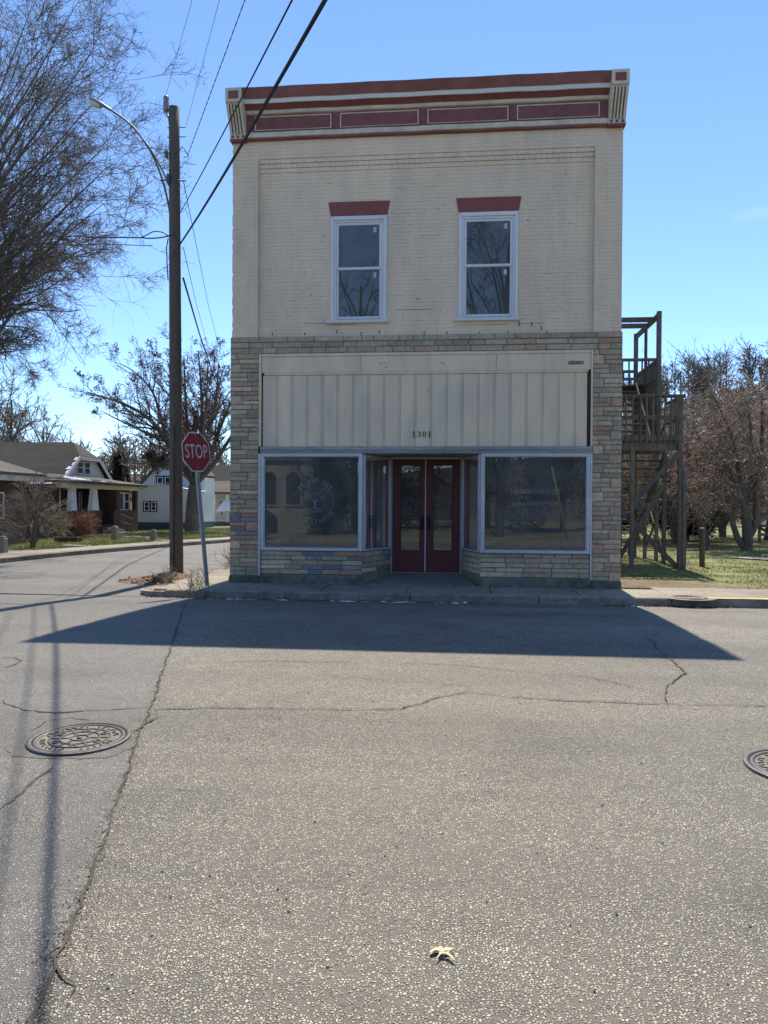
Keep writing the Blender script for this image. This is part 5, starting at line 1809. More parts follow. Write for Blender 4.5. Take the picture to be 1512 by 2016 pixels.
# gable wall, rakes, paired windows
MB().prism([(GX - .15, ea + .3, ez_ + .02), (GX - .15, eb - .3, ez_ + .02), (GX - .15, yat(cl_z - .05, 1), cl_z - .1), (GX - .15, yat(cl_z - .05, -1), cl_z - .1)], (.17, 0, 0)).build('gable_wall', MT['siding'], H)
rk = MB()
for sd2 in (-1, 1):
    rk.beam((xg + .02, yat(ez_, sd2), ez_ + .03), (xg + .02, yat(cl_z, sd2), cl_z + .03), .05, .2)
rk.beam((xg + .02, yat(cl_z, -1), cl_z + .0), (xg + .02, yat(cl_z, 1), cl_z + .0), .05, .2)
rk.build('bargeboard', MT['white'], H)
for ya in (27.15, 28.0):
    win(H, ('x', GX + .02), ya, ya + .72, 3.25, 3.97, 1)
# porch roof (shallow hip) with old snow
px0, px1 = GX - .1, HX + .45
zt_ = 3.05
pr = MB()
qa_, qb_ = Y0 - .45, Y1 + .45
pr.prism([(px1, qa_, ze + .25), (px1, qb_, ze + .25), (px0, qb_ - 2.0, zt_), (px0, qa_ + 3.2, zt_)], (0, 0, .1))
pr.prism([(px0, qa_ + .0, ze + .25), (px1, qa_, ze + .25), (px0, qa_ + 3.2, zt_)], (0, 0, .1))
pr.prism([(px1, qb_, ze + .25), (px0, qb_, ze + .25), (px0, qb_ - 2.0, zt_)], (0, 0, .1))
pr.build('porch_roof', MT['shingle_pale'], H)
def on_roof(x, y, side_hip=False):
    t_ = (px1 - x) / (px1 - px0)
    return (x, y, ze + .25 + .1 + (zt_ - ze - .25) * t_ + .012)
MB().prism([on_roof(px1 - .12, qa_ + .7), on_roof(px1 - .12, qa_ + 2.9), on_roof(px1 - .5, qa_ + 3.4), on_roof(px1 - 1.0, qa_ + 2.7), on_roof(px1 - 1.6, qa_ + 2.9), on_roof(px1 - 1.3, qa_ + 2.1), on_roof(px1 - .7, qa_ + 1.2)], (0, 0, .03)).build('snow_patch', MT['snow'], H)
MB().prism([on_roof(px1 - .15, qa_ + 3.8), on_roof(px1 - .12, qa_ + 4.7), on_roof(px1 - .32, qa_ + 4.4)], (0, 0, .025)).build('snow_patch', MT['snow'], H)
rsn = random.Random(3)
zz = ez_
while zz < cl_z - .1:
    y_ = yat(zz, -1); y2 = yat(zz + .16, -1)
    w2 = rsn.uniform(.06, .3)
    MB().prism([(xg - w2, y_, zz + .15), (xg - .02, y_, zz + .15), (xg - .02, y2, zz + .31), (xg - w2 * rsn.uniform(.3, 1), y2, zz + .31)], (0, 0, .03)).build('snow_patch', MT['snow'], H)
    zz += rsn.uniform(.17, .30)
xx = xg
while xx > xg - 3.4:
    l = rsn.uniform(.3, .9); d = rsn.uniform(.12, .34)
    MB().prism([(xx - l, ea + .04, ez_ + .16), (xx, ea + .04, ez_ + .16), (xx, ea + d, ez_ + .16 + d * .47), (xx - l * .9, ea + d * .7, ez_ + .16 + d * .33)], (0, 0, .03)).build('snow_patch', MT['snow'], H)
    xx -= l + rsn.uniform(.0, .2)
# front wall behind the porch: door, windows; enclosed bay at the far end
bay = MB(); bay.box(GX + .002, HX - .36, Y1 - 2.88, Y1 - .26, zf + .001, ze - .01); bay.build('porch_bay', MT['brick'], H)
win(H, ('x', HX - .355), Y1 - 2.3, Y1 - 1.3, 1.2, 2.24, 1, bars=0); win(H, ('x', HX - .355), Y1 - 1.2, Y1 - .5, 1.2, 2.24, 1)
d_ = MB().bbox(GX, GX + .05, 26.0, 27.3, zf, 2.3, .01).build('door', MT['black'], H)
MB().tube([(GX + .05, 27.15, 1.3), (GX + .1, 27.15, 1.3)], .03, 6).build('handle', MT['galv'], d_)
win(H, ('x', GX), 27.45, 27.75, 1.1, 2.25, 1, bars=0); win(H, ('x', GX), 29.0, 30.0, 1.1, 2.25, 1)
# steps, railing
st = MB()
for k in range(3):
    st.box(HX + .01 + .32 * k, HX + .33 + .32 * k, 26.0, 27.4, g0, zf - .12 - .14 * k)
st.build('step', MT['concrete'], H)
rl_ = MB()
for y_ in (27.35,):
    rl_.beam((HX + .02, y_, 1.1), (HX + 1.1, y_, .72), .05, .06); rl_.beam((HX + .02, y_, .72), (HX + 1.1, y_, .36), .04, .04)
    for k in range(3):
        rl_.beam((HX + .05 + .5 * k, y_, zf - .5 - .1 * k), (HX + .05 + .5 * k, y_, 1.08 - .18 * k), .04, .04)
rl_.build('railing', MT['wood'], H)
# side wall windows (near side) and downpipe
win(H, ('y', 25.4), -23.6, -22.7, 1.0, 2.1, -1); win(H, ('y', 25.4), -27, -26, 1.0, 2.1, -1)
MB().tube([(GX + .06, 25.34, 2.4), (GX + .06, 25.3, .1)], .04, 8).build('downpipe', MT['white'], H)

# ---- house cut by the left edge: low porch roof, brick front
lx = -17.2
gl_ = float(lawn_h(-18, 16)) - .1
H2 = empty('left_edge_house', (-19, 14.5, gl_), 'brick house cut by the left edge with pale low eave and trellis', 'house')
c0 = at(76, 945, 'y', 15.0)
xr, yr = c0[0], 15.0
ze2 = at(70, 938, 'y', 15.0)[2]
MB().box(-28, xr - .5, yr - 4.0, yr + .0, gl_, ze2 - .15).build('wall', MT['brick'], H2)
rf = MB()
rf.prism([(xr, yr - 4.6, ze2), (xr, yr + .6, ze2), (xr - 3.2, yr - 1.0, ze2 + 1.1), (xr - 3.2, yr - 3.0, ze2 + 1.1)], (0, 0, .1))
rf.prism([(-29, yr - 4.6, ze2), (xr, yr - 4.6, ze2), (xr - 3.2, yr - 3.0, ze2 + 1.1), (-29, yr - 3.0, ze2 + 1.1)], (0, 0, .1))
rf.prism([(xr, yr + .6, ze2), (-29, yr + .6, ze2), (-29, yr - 1.0, ze2 + 1.1), (xr - 3.2, yr - 1.0, ze2 + 1.1)], (0, 0, .1))
rf.build('roof', MT['shingle_pale'], H2)
fa = MB()
fa.box(-28.9, xr - .06, yr - 4.5, yr - 4.44, ze2 - .22, ze2 - .002); fa.box(xr - .12, xr - .061, yr - 4.439, yr + .5, ze2 - .22, ze2 - .002)
fa.build('fascia', MT['cream'], H2)
for x_ in (xr - .35, xr - 1.6, xr - 2.9):
    MB().bbox(x_ - .06, x_ + .06, yr - 4.35, yr - 4.23, gl_, ze2 - .221, .01).build('porch_post', MT['white'], H2)
win(H2, ('x', xr - .5), yr - 2.6, yr - 1.6, 1.0, 2.0, 1)
win(H2, ('y', yr - 4.0), xr - 2.6, xr - 1.4, 1.0, 2.0, -1)

# ---- white house behind the pole
WX0, WX1, WY = -20.3, -16.95, 34.0
gw = -.25
H3 = empty('white_house', (-18.5, WY, gw), 'white sided house with dark shuttered windows, left of the pole', 'house')
bz = at(290, 1028, 'y', WY)[2]
MB().box(WX0 + .0, WX1 + .6, WY - .01, WY + 4, gw, bz).build('foundation', MT['bluegrey'], H3)
zw = 2.86
w_ = MB().box(WX0, WX1 + .6, WY, WY + 4, bz + .001, 2.4)
w_.prism([(WX0, WY + .001, 2.401), (WX1 + .6, WY + .001, 2.401), (WX1 + .6, WY + .001, 2.42), (-17.9, WY + .001, 2.74), (-18.9, WY + .001, 2.82), (WX0, WY + .001, 2.42)], (0, 1.9, 0))
w_.build('wall', MT['siding'], H3)
lo = MB()
lo.prism([(WX0 - .2, WY - .12, 2.40), (-18.9, WY - .12, 2.83), (-17.9, WY - .12, 2.75), (WX1 + .8, WY - .12, 2.40), (WX1 + .8, WY - .12, 2.44), (-17.9, WY - .12, 2.80), (-18.9, WY - .12, 2.88), (WX0 - .2, WY - .12, 2.45)], (0, 2.1, 0))
lo.build('lower_roof', MT['siding'], H3)
ug = WY + 2.0
gq = [at(u, v, 'y', ug) for u, v in ((262, 972), (352, 876), (402, 940))]
gz = 2.2
MB().prism([(gq[0][0], ug, gz), (gq[2][0], ug, gz), (gq[2][0], ug, gq[2][2]), (gq[1][0], ug, gq[1][2]), (gq[0][0], ug, gq[0][2])], (0, 2.2, 0)).build('gable', MT['siding'], H3)
rr2 = MB()
e0, e1, e2 = gq
for d0, d1 in ((e0, e1), (e1, e2)):
    rr2.prism([(d0[0], ug - .3, d0[2] + .01), (d1[0], ug - .3, d1[2] + .01), (d1[0], ug - .3, d1[2] + .15), (d0[0], ug - .3, d0[2] + .15)], (0, 2.7, 0))
R3 = rr2.build('roof', MT['shingle_pale'], H3)
MB().box(e0[0] + 1.0, e0[0] + 1.5, ug + 1.4, ug + 1.9, 3.0, e0[2] + 1.9).build('chimney', MT['brick'], R3)
for (u0, u1, v0, v1, yy_, sh) in ((284, 294.5, 988, 1006, WY, 1), (298, 307.5, 988, 1006, WY, 1), (310, 321, 939, 963, ug, 1), (324.5, 336, 939, 963, ug, 1)):
    p, q = at(u0, v0, 'y', yy_), at(u1, v1, 'y', yy_)
    w2_ = win(H3, ('y', yy_), p[0], q[0], q[2], p[2], -1)
for (u0, u1, v0, v1, yy_) in ((281.5, 309.5, 986.5, 1007.5, WY), (307, 340, 936.5, 965, ug)):
    p, q = at(u0, v0, 'y', yy_), at(u1, v1, 'y', yy_)
    MB().box(p[0], q[0], yy_ - .02, yy_ - .004, q[2], p[2]).build('shutter', MT['black'], H3)

# ---- porch house right of the pole
PYH = 42.0
gp_ = -.2
H4 = empty('porch_house', (-17.3, PYH, gp_), 'pale house with railed front porch and awning, between sign post and shop', 'house')
x0, x1 = at(385, 1000, 'y', PYH)[0], at(480, 1000, 'y', PYH)[0]
zb = at(420, 1028, 'y', PYH)[2]
zc = at(420, 985, 'y', PYH)[2]
MB().box(x0, x1, PYH - .01, PYH + 6, gp_ - .2, zb).build('foundation', MT['bluegrey'], H4)
MB().box(x0 + .02, x1, PYH + 1.6, PYH + 6, zb + .001, 2.75).build('wall', MT['siding'], H4)
MB().prism([(x0 - .2, PYH - .3, 2.35), (x1 + .3, PYH - .3, 2.35), (x1 + .3, PYH + 2.5, 3.35), (x0 + 1.0, PYH + 2.5, 3.35)], (0, 0, .14)).build('porch_roof', MT['shingle_pale'], H4)
MB().prism([(x0 - .2, PYH + 1.4, 2.76), (x0 - .2, PYH + 6.4, 2.76), (x0 - .2, PYH + 3.9, 4.7)], (x1 - x0 + .4, 0, 0)).build('roof', MT['shingle'], H4)
for u in (390, 402, 421.5, 447):
    p = at(u, 1000, 'y', PYH)
    MB().bbox(p[0] - .09, p[0] + .09, PYH + .0, PYH + .18, zb + .001, 2.34, .01).build('porch_post', MT['white'], H4)
MB().box(x0, x1, PYH + .06, PYH + .12, zb + .75, zb + .83).box(x0, x1, PYH + .06, PYH + .12, zb + .08, zb + .14).build('porch_rail', MT['white'], H4)
x = x0 + .1
while x < x1:
    MB().box(x - .02, x + .02, PYH + .07, PYH + .11, zb + .141, zb + .749).build('baluster', MT['white'], H4)
    x += .15
for (u0, u1) in ((405, 410), (412, 417), (432, 440)):
    p, q = at(u0, 985, 'y', PYH + 1.6), at(u1, 1015, 'y', PYH + 1.6)
    win(H4, ('y', PYH + 1.6), p[0], q[0], q[2], p[2], -1)
p, q = at(430, 992, 'y', PYH - .4), at(458, 1006, 'y', PYH - .4)
MB().prism([(p[0], PYH - .9, q[2]), (q[0] + .6, PYH - .9, q[2]), (q[0] + .6, PYH - .1, p[2] + .2), (p[0] + .3, PYH - .1, p[2] + .2)], (0, 0, .05)).build('awning', MT['white'], H4)

# ---- small street-side things on the left lawn
LG = 'weathered grey posts along the lawn edge'
for (u, v, vt, lab) in ((4, 1092, 1056, 'weathered grey post at the left picture edge beside the driveway'), (226, 1062, 1036, 'weathered grey post at the foot of the bungalow steps'),
                        (302, 1066, 1043, 'weathered grey post by the front walk left of the utility pole')):
    p = at(u, v, 'z', .08)
    zt = at(u, vt, 'y', p[1])[2]
    e = empty('lawn_post', (p[0], p[1], .02), lab, 'post', LG)
    wd = .11 if u > 10 else .12
    MB().bbox(p[0] - wd, p[0] + wd, p[1] - wd, p[1] + wd, -.05, zt - .05, .015).build('shaft', MT['concrete'], e)
    MB().bbox(p[0] - wd * .8, p[0] + wd * .8, p[1] - wd * .8, p[1] + wd * .8, zt - .049, zt + .01, .03).build('cap', MT['kerb'], e)
p, q = at(112, 1066, 'z', .05), at(152, 1067, 'z', .05)
e = empty('planter_box', ((p[0] + q[0]) / 2, p[1], .0), 'low brown planter trough lying on the left lawn', 'planter')
f = MB()
ya = min(p[1], q[1])
f.bbox(p[0], q[0], ya - .03, ya + .03, .02, .24, .01); f.bbox(p[0], q[0], ya + .35, ya + .41, .02, .24, .01)
f.bbox(p[0], p[0] + .06, ya + .031, ya + .349, .02, .24, .01); f.bbox(q[0] - .06, q[0], ya + .031, ya + .349, .02, .24, .01)
f.build('trough', MT['brick'], e)
MB().box(p[0] + .061, q[0] - .061, ya + .031, ya + .349, .03, .19).build('soil', MT['dirt'], e)
p, q = at(128, 1076, 'z', .1), at(176, 1077, 'z', .1)
ym_ = (p[1] + q[1]) / 2
b_ = MB().bbox(p[0], q[0], ym_ - .08, ym_ + .08, .10, .16, .01).build('plank', MT['cream'], None)
tag(b_, 'pale plank lying flat on the left lawn', 'plank')


# ================================================================== trees
class Tree:
    def __init__(s, seed):
        s.r = np.random.default_rng(seed); s.parts = []     # list of (P (n,k,3), R (n,k))

    def limbs(s, lines, k=12):
        P, R = [], []
        for pts, r0, r1 in lines:
            c = np.array([list(v) for v in bez(pts, 8)])
            d = np.r_[0, np.cumsum(np.linalg.norm(np.diff(c, axis=0), axis=1))]
            t = np.linspace(0, d[-1], k)
            P.append(np.stack([np.interp(t, d, c[:, j]) for j in range(3)], -1)); R.append(np.linspace(r0, r1, k))
        P, R = np.array(P), np.array(R)
        s.parts.append((P, R))
        return P, R

    def grow(s, P, R, m, k=6, ratio=.5, spread=(35, 60), t0=.2, rr=.55, jit=.18, trop=(0, 0, .0), lmin=.05, rmin=.003, shrink=.5, lab=None, end=True):
        r = s.r
        n, kp, _ = P.shape
        Lp = np.linalg.norm(np.diff(P, axis=1), axis=2).sum(1)
        i = np.repeat(np.arange(n), m)
        N = len(i)
        t = t0 + (1 - t0) * r.random(N)
        f = t * (kp - 1); j = np.minimum(f.astype(int), kp - 2); w = (f - j)[:, None]
        o = P[i, j] * (1 - w) + P[i, j + 1] * w
        ro = R[i, j] * (1 - w[:, 0]) + R[i, j + 1] * w[:, 0]
        d = P[i, j + 1] - P[i, j]; d /= np.linalg.norm(d, axis=1)[:, None] + 1e-9
        q = r.normal(size=(N, 3)); q -= d * (q * d).sum(1)[:, None]; q /= np.linalg.norm(q, axis=1)[:, None] + 1e-9
        a = np.radians(r.uniform(*spread, N))[:, None]
        D = d * np.cos(a) + q * np.sin(a)
        L = np.maximum(Lp[i] * ratio * (1 - shrink * t) * r.uniform(.6, 1.3, N), lmin)
        pts = [o]
        tr = np.array(trop)
        for _ in range(k - 1):
            D = D + r.normal(size=(N, 3)) * jit + tr
            D /= np.linalg.norm(D, axis=1)[:, None]
            pts.append(pts[-1] + D * (L / (k - 1))[:, None])
        P2 = np.stack(pts, 1)
        r0 = np.maximum(ro * rr, rmin)
        R2 = r0[:, None] * np.linspace(1, .45, k)[None, :]
        R2 = np.maximum(R2, rmin * .7)
        s.parts.append((P2, R2))
        return P2, R2


def tubes(parts, n):
    Vs, Fs, b = [], [], 0
    for P, R in parts:
        N, k, _ = P.shape
        T = P[:, -1] - P[:, 0]; T /= np.linalg.norm(T, axis=1)[:, None] + 1e-9
        A = np.where(np.abs(T[:, 2:3]) < .9, np.array([[0, 0, 1.]]), np.array([[1., 0, 0]]))
        U = np.cross(T, A); U /= np.linalg.norm(U, axis=1)[:, None] + 1e-9
        W_ = np.cross(T, U)
        an = 2 * PI * np.arange(n) / n
        ring = U[:, None, None, :] * np.cos(an)[None, None, :, None] + W_[:, None, None, :] * np.sin(an)[None, None, :, None]
        V = P[:, :, None, :] + ring * R[:, :, None, None]
        idx = np.arange(N * k * n).reshape(N, k, n) + b
        a0 = idx[:, :-1, :]; a1 = np.roll(a0, -1, 2); b0 = idx[:, 1:, :]; b1 = np.roll(b0, -1, 2)
        Fs.append(np.stack([a0, a1, b1, b0], -1).reshape(-1, 4))
        Vs.append(V.reshape(-1, 3)); b += N * k * n
    return np.concatenate(Vs), np.concatenate(Fs)


def tree_obj(name, loc, label, cat, group, T, nthick, m_trunk, m_twig, buds=None, ns=(8, 3), pale=None):
    e = empty(name, loc, label, cat, group)
    V, Fc = tubes(T.parts[:nthick], ns[0]); np_obj('trunk', V, Fc, m_trunk, e, smooth=True)
    if len(T.parts) > nthick:
        V, Fc = tubes(T.parts[nthick:], ns[1])
        mi_ = (np.random.default_rng(7).random(len(Fc) // 6 + 1) < .2).astype(int).repeat(6)[:len(Fc)] if pale else None  # random faces take the pale tone, as painted glints of sun
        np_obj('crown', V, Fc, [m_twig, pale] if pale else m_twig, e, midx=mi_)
    if buds is not None:
        o_ = leaves('buds', buds[0], buds[1], buds[2], 3, e)
    return e


TG = 'bare street trees'
# ---- the big spreading tree whose branches fill the upper left (its trunk stands out of frame)
T = Tree(101)
bx_, by_ = -19.0, 13.0
fork = (bx_ + .3, by_, 4.8)
lines = [([(bx_, by_, -.2), (bx_ + .05, by_, 2.2), fork], .55, .42)]
def tgt(u, v, y): return tuple(at(u, v, 'y', y))
goals = [((60, 20), 9), ((150, 10), 10), ((190, 90), 8), ((195, 190), 11), ((205, 290), 9), ((205, 400), 7), ((205, 545), 9), ((140, 640), 8), ((60, 715), 10),
         ((150, 250), 12), ((90, 380), 6), ((40, 520), 12), ((180, 480), 11), ((-60, 200), 5), ((-20, 640), 7), ((110, 120), 6), ((30, 300), 13), ((210, 330), 6), ((150, 90), 13), ((100, 600), 12)]
for (uv, y) in goals:
    e_ = Vector(tgt(uv[0], uv[1], y + 4))
    f_ = Vector(fork)
    hi = max(e_.z, 8)
    mid1 = f_.lerp(e_, .28); mid1.z = max(mid1.z, f_.z + .55 * max(e_.z - f_.z, 3.2))
    mid2 = f_.lerp(e_, .66); mid2.z = max(mid2.z, e_.z + .9 if e_.z < 11 else f_.z + .8 * (e_.z - f_.z))
    lines.append(([fork, mid1, mid2, e_], .125, .010))
for k in range(4):          # the far side of the crown, outside the picture
    a = math.radians(100 + 55 * k)
    e_ = Vector((bx_ + 6.5 * math.cos(a), by_ + 6.5 * math.sin(a), 9 + 7 * T.r.random()))
    lines.append(([fork, (fork[0] + 1.5 * math.cos(a), fork[1] + 1.5 * math.sin(a), 8), e_], .12, .01))
P, R = T.limbs(lines, 14)
P1, R1 = T.grow(P[1:], R[1:], 15, 8, .42, (20, 50), .34, .45, .11, (.008, 0, -.012), rmin=.009)
P2, R2 = T.grow(P1, R1, 6, 6, .58, (25, 60), .12, .55, .13, (.005, 0, -.03), rmin=.011)
P3, R3 = T.grow(P2, R2, 5, 3, .58, (25, 65), .15, .6, .16, (0, 0, .02), rmin=.0075)
P4, R4 = T.grow(P3, R3, 3, 3, .7, (25, 70), .15, .7, .2, (0, 0, .04), rmin=.0058, lmin=.30)
print('big tree twigs', len(P1), len(P2), len(P3), len(P4))
tree_obj('bare_tree', (bx_, by_, .0), 'huge bare tree whose drooping twigs fill the upper left sky', 'tree', TG, T, 2, MT['bark'], MT['twig'])

# ---- pollard maple behind the pole
T = Tree(202)
base = Vector(at(378, 1046, 'z', .05)); base.z = float(lawn_h(base.x, base.y)) - .05
MYd = base.y
def mp_(u, v, dy=0): return tuple(at(u, v, 'y', MYd + dy))
f1 = mp_(383, 955)
lines = [([tuple(base), mp_(379, 1000), f1], .43, .34)]
lines += [([f1, mp_(352, 905), mp_(335, 880, -.5), mp_(300, 830, -1), mp_(258, 802, -1), mp_(215, 785, -1.5), mp_(172, 772, -1.5)], .20, .03),
          ([mp_(345, 893), mp_(328, 860, .5), mp_(318, 830, .5), mp_(300, 770, 1), mp_(262, 730, 1), mp_(228, 713, 1)], .13, .02),
          ([f1, mp_(362, 880), mp_(352, 830), mp_(342, 770), mp_(330, 710)], .19, .03),
          ([f1, mp_(372, 870, 1), mp_(366, 800, 1.2), mp_(362, 700, 1.5)], .18, .03),
          ([f1, mp_(392, 880), mp_(398, 820), mp_(395, 750), mp_(390, 690)], .18, .03),
          ([f1, mp_(400, 900, -1), mp_(412, 850, -1), mp_(425, 790, -1.2), mp_(430, 715, -1.5)], .18, .03),
          ([f1, mp_(412, 905, .5), mp_(430, 850, .5), mp_(455, 790, .8), mp_(475, 730, 1)], .17, .03),
          ([f1, mp_(420, 915), mp_(455, 860), mp_(500, 800), mp_(530, 760)], .16, .03),
          ([f1, mp_(365, 900, -1.5), mp_(330, 868, -2), mp_(285, 850, -2.5), mp_(240, 830, -3), mp_(205, 812, -3)], .14, .025),
          ([f1, mp_(380, 880, 2), mp_(350, 800, 3), mp_(300, 745, 3)], .15, .025),
          ([f1, mp_(395, 890, -2), mp_(405, 800, -3), mp_(410, 720, -3)], .15, .025),
          ([f1, mp_(355, 930, -1), mp_(330, 918, -1.5), mp_(300, 905, -2)], .08, .015)]
P, R = T.limbs(lines, 14)
P1, R1 = T.grow(P[1:], R[1:], 14, 7, .40, (25, 55), .18, .45, .12, (0, 0, .07), rmin=.011)
P2, R2 = T.grow(P1, R1, 8, 5, .5, (25, 55), .2, .55, .14, (0, 0, .07), rmin=.009)
P3, R3 = T.grow(P2, R2, 7, 4, .5, (25, 60), .2, .6, .16, (0, 0, .08), rmin=.0065, lmin=.18)
E3 = P3[:, -1]
bd = np.concatenate([E3, P3[:, 2], P3[:, -1] + T.r.normal(0, .05, E3.shape)])
tree_obj('bare_tree', tuple(base), 'bare maple with upswept budding branches behind pole and stop sign', 'tree', TG, T, 2, MT['bark'], MT['twig'], (bd, .055, MT['bud']))


def generic(seed, base, height, spread, n_l, trop=.05, lv=(9, 7, 5), kk=None, t0=.3, multi=1, low=.25, rm=.006, ang=(15, 55), rad=.2):
    """a bare tree of a given height and spread"""
    T = Tree(seed); r_ = T.r
    bx, by, bz = base
    lines = []
    for s_ in range(multi):
        ox, oy = (r_.normal(0, .12), r_.normal(0, .12)) if multi > 1 else (0, 0)
        tx, ty = (r_.normal(0, .25) * spread, r_.normal(0, .25) * spread) if multi > 1 else (r_.normal(0, .05) * spread, 0)
        tr_ = [(bx + ox, by + oy, bz - .1), (bx + ox + tx * .3, by + oy + ty * .3, bz + height * .3), (bx + tx, by + ty, bz + height * .85)]
        lines.append((tr_, rad, rad * .25))
    for k in range(n_l):
        t = low + (.8 - low) * (k + r_.random()) / n_l
        pts, r0, r1 = lines[k % multi]
        c = bez(pts, 8); p = c[min(int(t * len(c)), len(c) - 1)]
        a = k * 2.4 + r_.uniform(-.4, .4)
        l = spread * r_.uniform(.65, 1.1) * (1 - .45 * max(0, t - .3))
        el = math.radians(r_.uniform(*ang))
        e_ = p + Vector((math.cos(a) * l * math.cos(el), math.sin(a) * l * math.cos(el), l * math.sin(el)))
        m_ = p.lerp(e_, .5) + Vector((0, 0, -trop * l + .12 * l))
        lines.append(([p, m_, e_], rad * .42, rad * .05))
    P, R = T.limbs(lines, 10)
    Pc, Rc = P, R
    for i_, m_ in enumerate(lv):
        Pc, Rc = T.grow(Pc, Rc, m_, kk or max(6 - i_, 4 if i_ < 2 else 3), (.62, .55, .5)[i_], (25, 60), .12, .5, .15, (0, 0, trop), rmin=rm * (1.7 - .4 * i_), lmin=.12, shrink=.45)
    return T


# trees behind the bungalow, left
for (u, v, yy_, hgt, sp, sd_, lab) in ((20, 1000, 38, 11.0, 4.6, 301, 'bare tree rising behind the bungalow ridge at the left edge'),
                                       (85, 1000, 46, 9.5, 4.6, 302, 'bare tree with fine rounded crown behind middle of bungalow roof'),
                                       (-50, 1000, 34, 11.0, 5.0, 303, 'bare tree beyond the house cut by left edge')):
    p = at(u, v, 'y', yy_)
    T = generic(sd_, (p[0], yy_, -.4), hgt, sp, 18, .05, (9, 7, 4), rm=.015, low=.2, rad=.22, ang=(25, 70))
    tree_obj('bare_tree', (p[0], yy_, -.4), lab, 'tree', TG, T, 1, MT['bark'], MT['twig_pale'], ns=(6, 3))
# little multi-stem ornamental in front of the bungalow
p = at(60, 1079, 'z', .07)
T = generic(310, (p[0], p[1], .05), 2.35, 1.75, 16, .0, (8, 7, 4), rm=.004, low=.12, rad=.075, ang=(10, 55), multi=2)
tree_obj('small_tree', (p[0], p[1], .05), 'small low-forking bare ornamental tree on the left lawn', 'tree', None, T, 1, MT['bark'], MT['twig_pale'])
# russet shrub by the planter, dark shrubs against the left houses
p = at(152, 1062, 'z', .0)
T = generic(311, (p[0], p[1], .0), 1.0, 1.1, 22, .0, (9, 7), rm=.006, low=.02, rad=.02, ang=(5, 60), multi=5)
tree_obj('shrub', (p[0], p[1], 0), 'low russet twiggy shrub behind the planter trough', 'shrub', None, T, 1, MT['shrubred'], MT['shrubred'], ns=(4, 3))


def leafy(name, loc, label, cat, size, n, m, seed, cone=False, group=None, leaf=.05, trunk=True):
    """an evergreen: many small sprays through a lumpy volume round a trunk"""
    r_ = np.random.default_rng(seed)
    sx_, sy_, sz_ = size
    e_ = empty(name, loc, label, cat, group)
    if trunk:
        MB().tube([(loc[0], loc[1], loc[2] - .1), (loc[0] + .03, loc[1], loc[2] + sz_ * .5), (loc[0], loc[1], loc[2] + sz_ * .95)], [.06 * sx_ + .03, .04 * sx_ + .02, .01], 7).build('trunk', MT['bark'], e_)
    # lumps
    nl = 26
    c = r_.normal(size=(nl, 3)); c /= np.linalg.norm(c, axis=1)[:, None]
    c *= r_.uniform(.35, .8, (nl, 1))
    if cone:
        h_ = r_.random(nl) ** .8
        a_ = r_.uniform(0, 2 * PI, nl)
        c = np.stack([np.cos(a_) * (1 - h_) * .8, np.sin(a_) * (1 - h_) * .8, h_ * 2 - 1], -1)
    k = r_.integers(0, nl, n)
    P_ = c[k] + r_.normal(0, .17, (n, 3))
    P_ = P_ * np.array([sx_, sy_, sz_ / 2]) + np.array([loc[0], loc[1], loc[2] + sz_ / 2])
    P_[:, 2] = np.maximum(P_[:, 2], loc[2] + .02)
    a_ = r_.uniform(0, 2 * PI, n); el = r_.uniform(-.5, .9, n)
    d = np.stack([np.cos(a_) * np.cos(el), np.sin(a_) * np.cos(el), np.sin(el)], -1) * leaf * r_.uniform(.6, 1.5, (n, 1))
    q = np.stack([-np.sin(a_), np.cos(a_), r_.uniform(-.4, .4, n)], -1) * leaf * .35
    V_ = np.stack([P_ - q, P_ + q, P_ + d], 1).reshape(-1, 3)
    np_obj('crown', V_, np.arange(3 * n).reshape(-1, 3), m, e_)
    return e_


p = at(15, 1062, 'z', .0)
leafy('evergreen_shrub', (p[0] + .2, p[1] - 1.6, -.1), 'dark evergreen shrub at the left edge against the brick porch', 'shrub', (1.0, 1.0, 1.7), 9000, MT['needle'], 41, leaf=.10)
p = at(40, 1062, 'z', .0)
leafy('evergreen_shrub', (p[0] + .6, p[1] - .9, -.1), 'low dark evergreen shrub behind the small ornamental tree', 'shrub', (.9, .9, 1.1), 7000, MT['needle'], 42, leaf=.10)
p = at(235, 1040, 'y', 62)
leafy('evergreen_tree', (p[0], 62, .6), 'dark evergreen on the slope between bungalow and white house', 'tree', (1.6, 1.6, 5.6), 9000, MT['needle'], 43, cone=True, leaf=.22)

# ---- crab apples on the vacant lot: dense reddish horizontal twigs
CG = 'dense reddish bare trees on the vacant lot'


def crab(seed, base, lines, label, dens=(11, 9, 6), rm=.0045):
    T = Tree(seed)
    P, R = T.limbs(lines, 12)
    Pc, Rc = T.grow(P, R, dens[0], 8, .50, (30, 75), .30, .45, .16, (0, 0, -.012), rmin=.012)
    Pc, Rc = T.grow(Pc, Rc, dens[1], 6, .52, (30, 75), .12, .5, .2, (0, 0, -.02), rmin=.007)
    Pc, Rc = T.grow(Pc, Rc, dens[2], 5, .55, (30, 75), .1, .6, .24, (0, 0, .0), rmin=rm, lmin=.15)
    return tree_obj('crab_apple_tree', base, label, 'tree', CG, T, 1, MT['bark'], MT['twig_red'], pale=MT['twig_glint'])


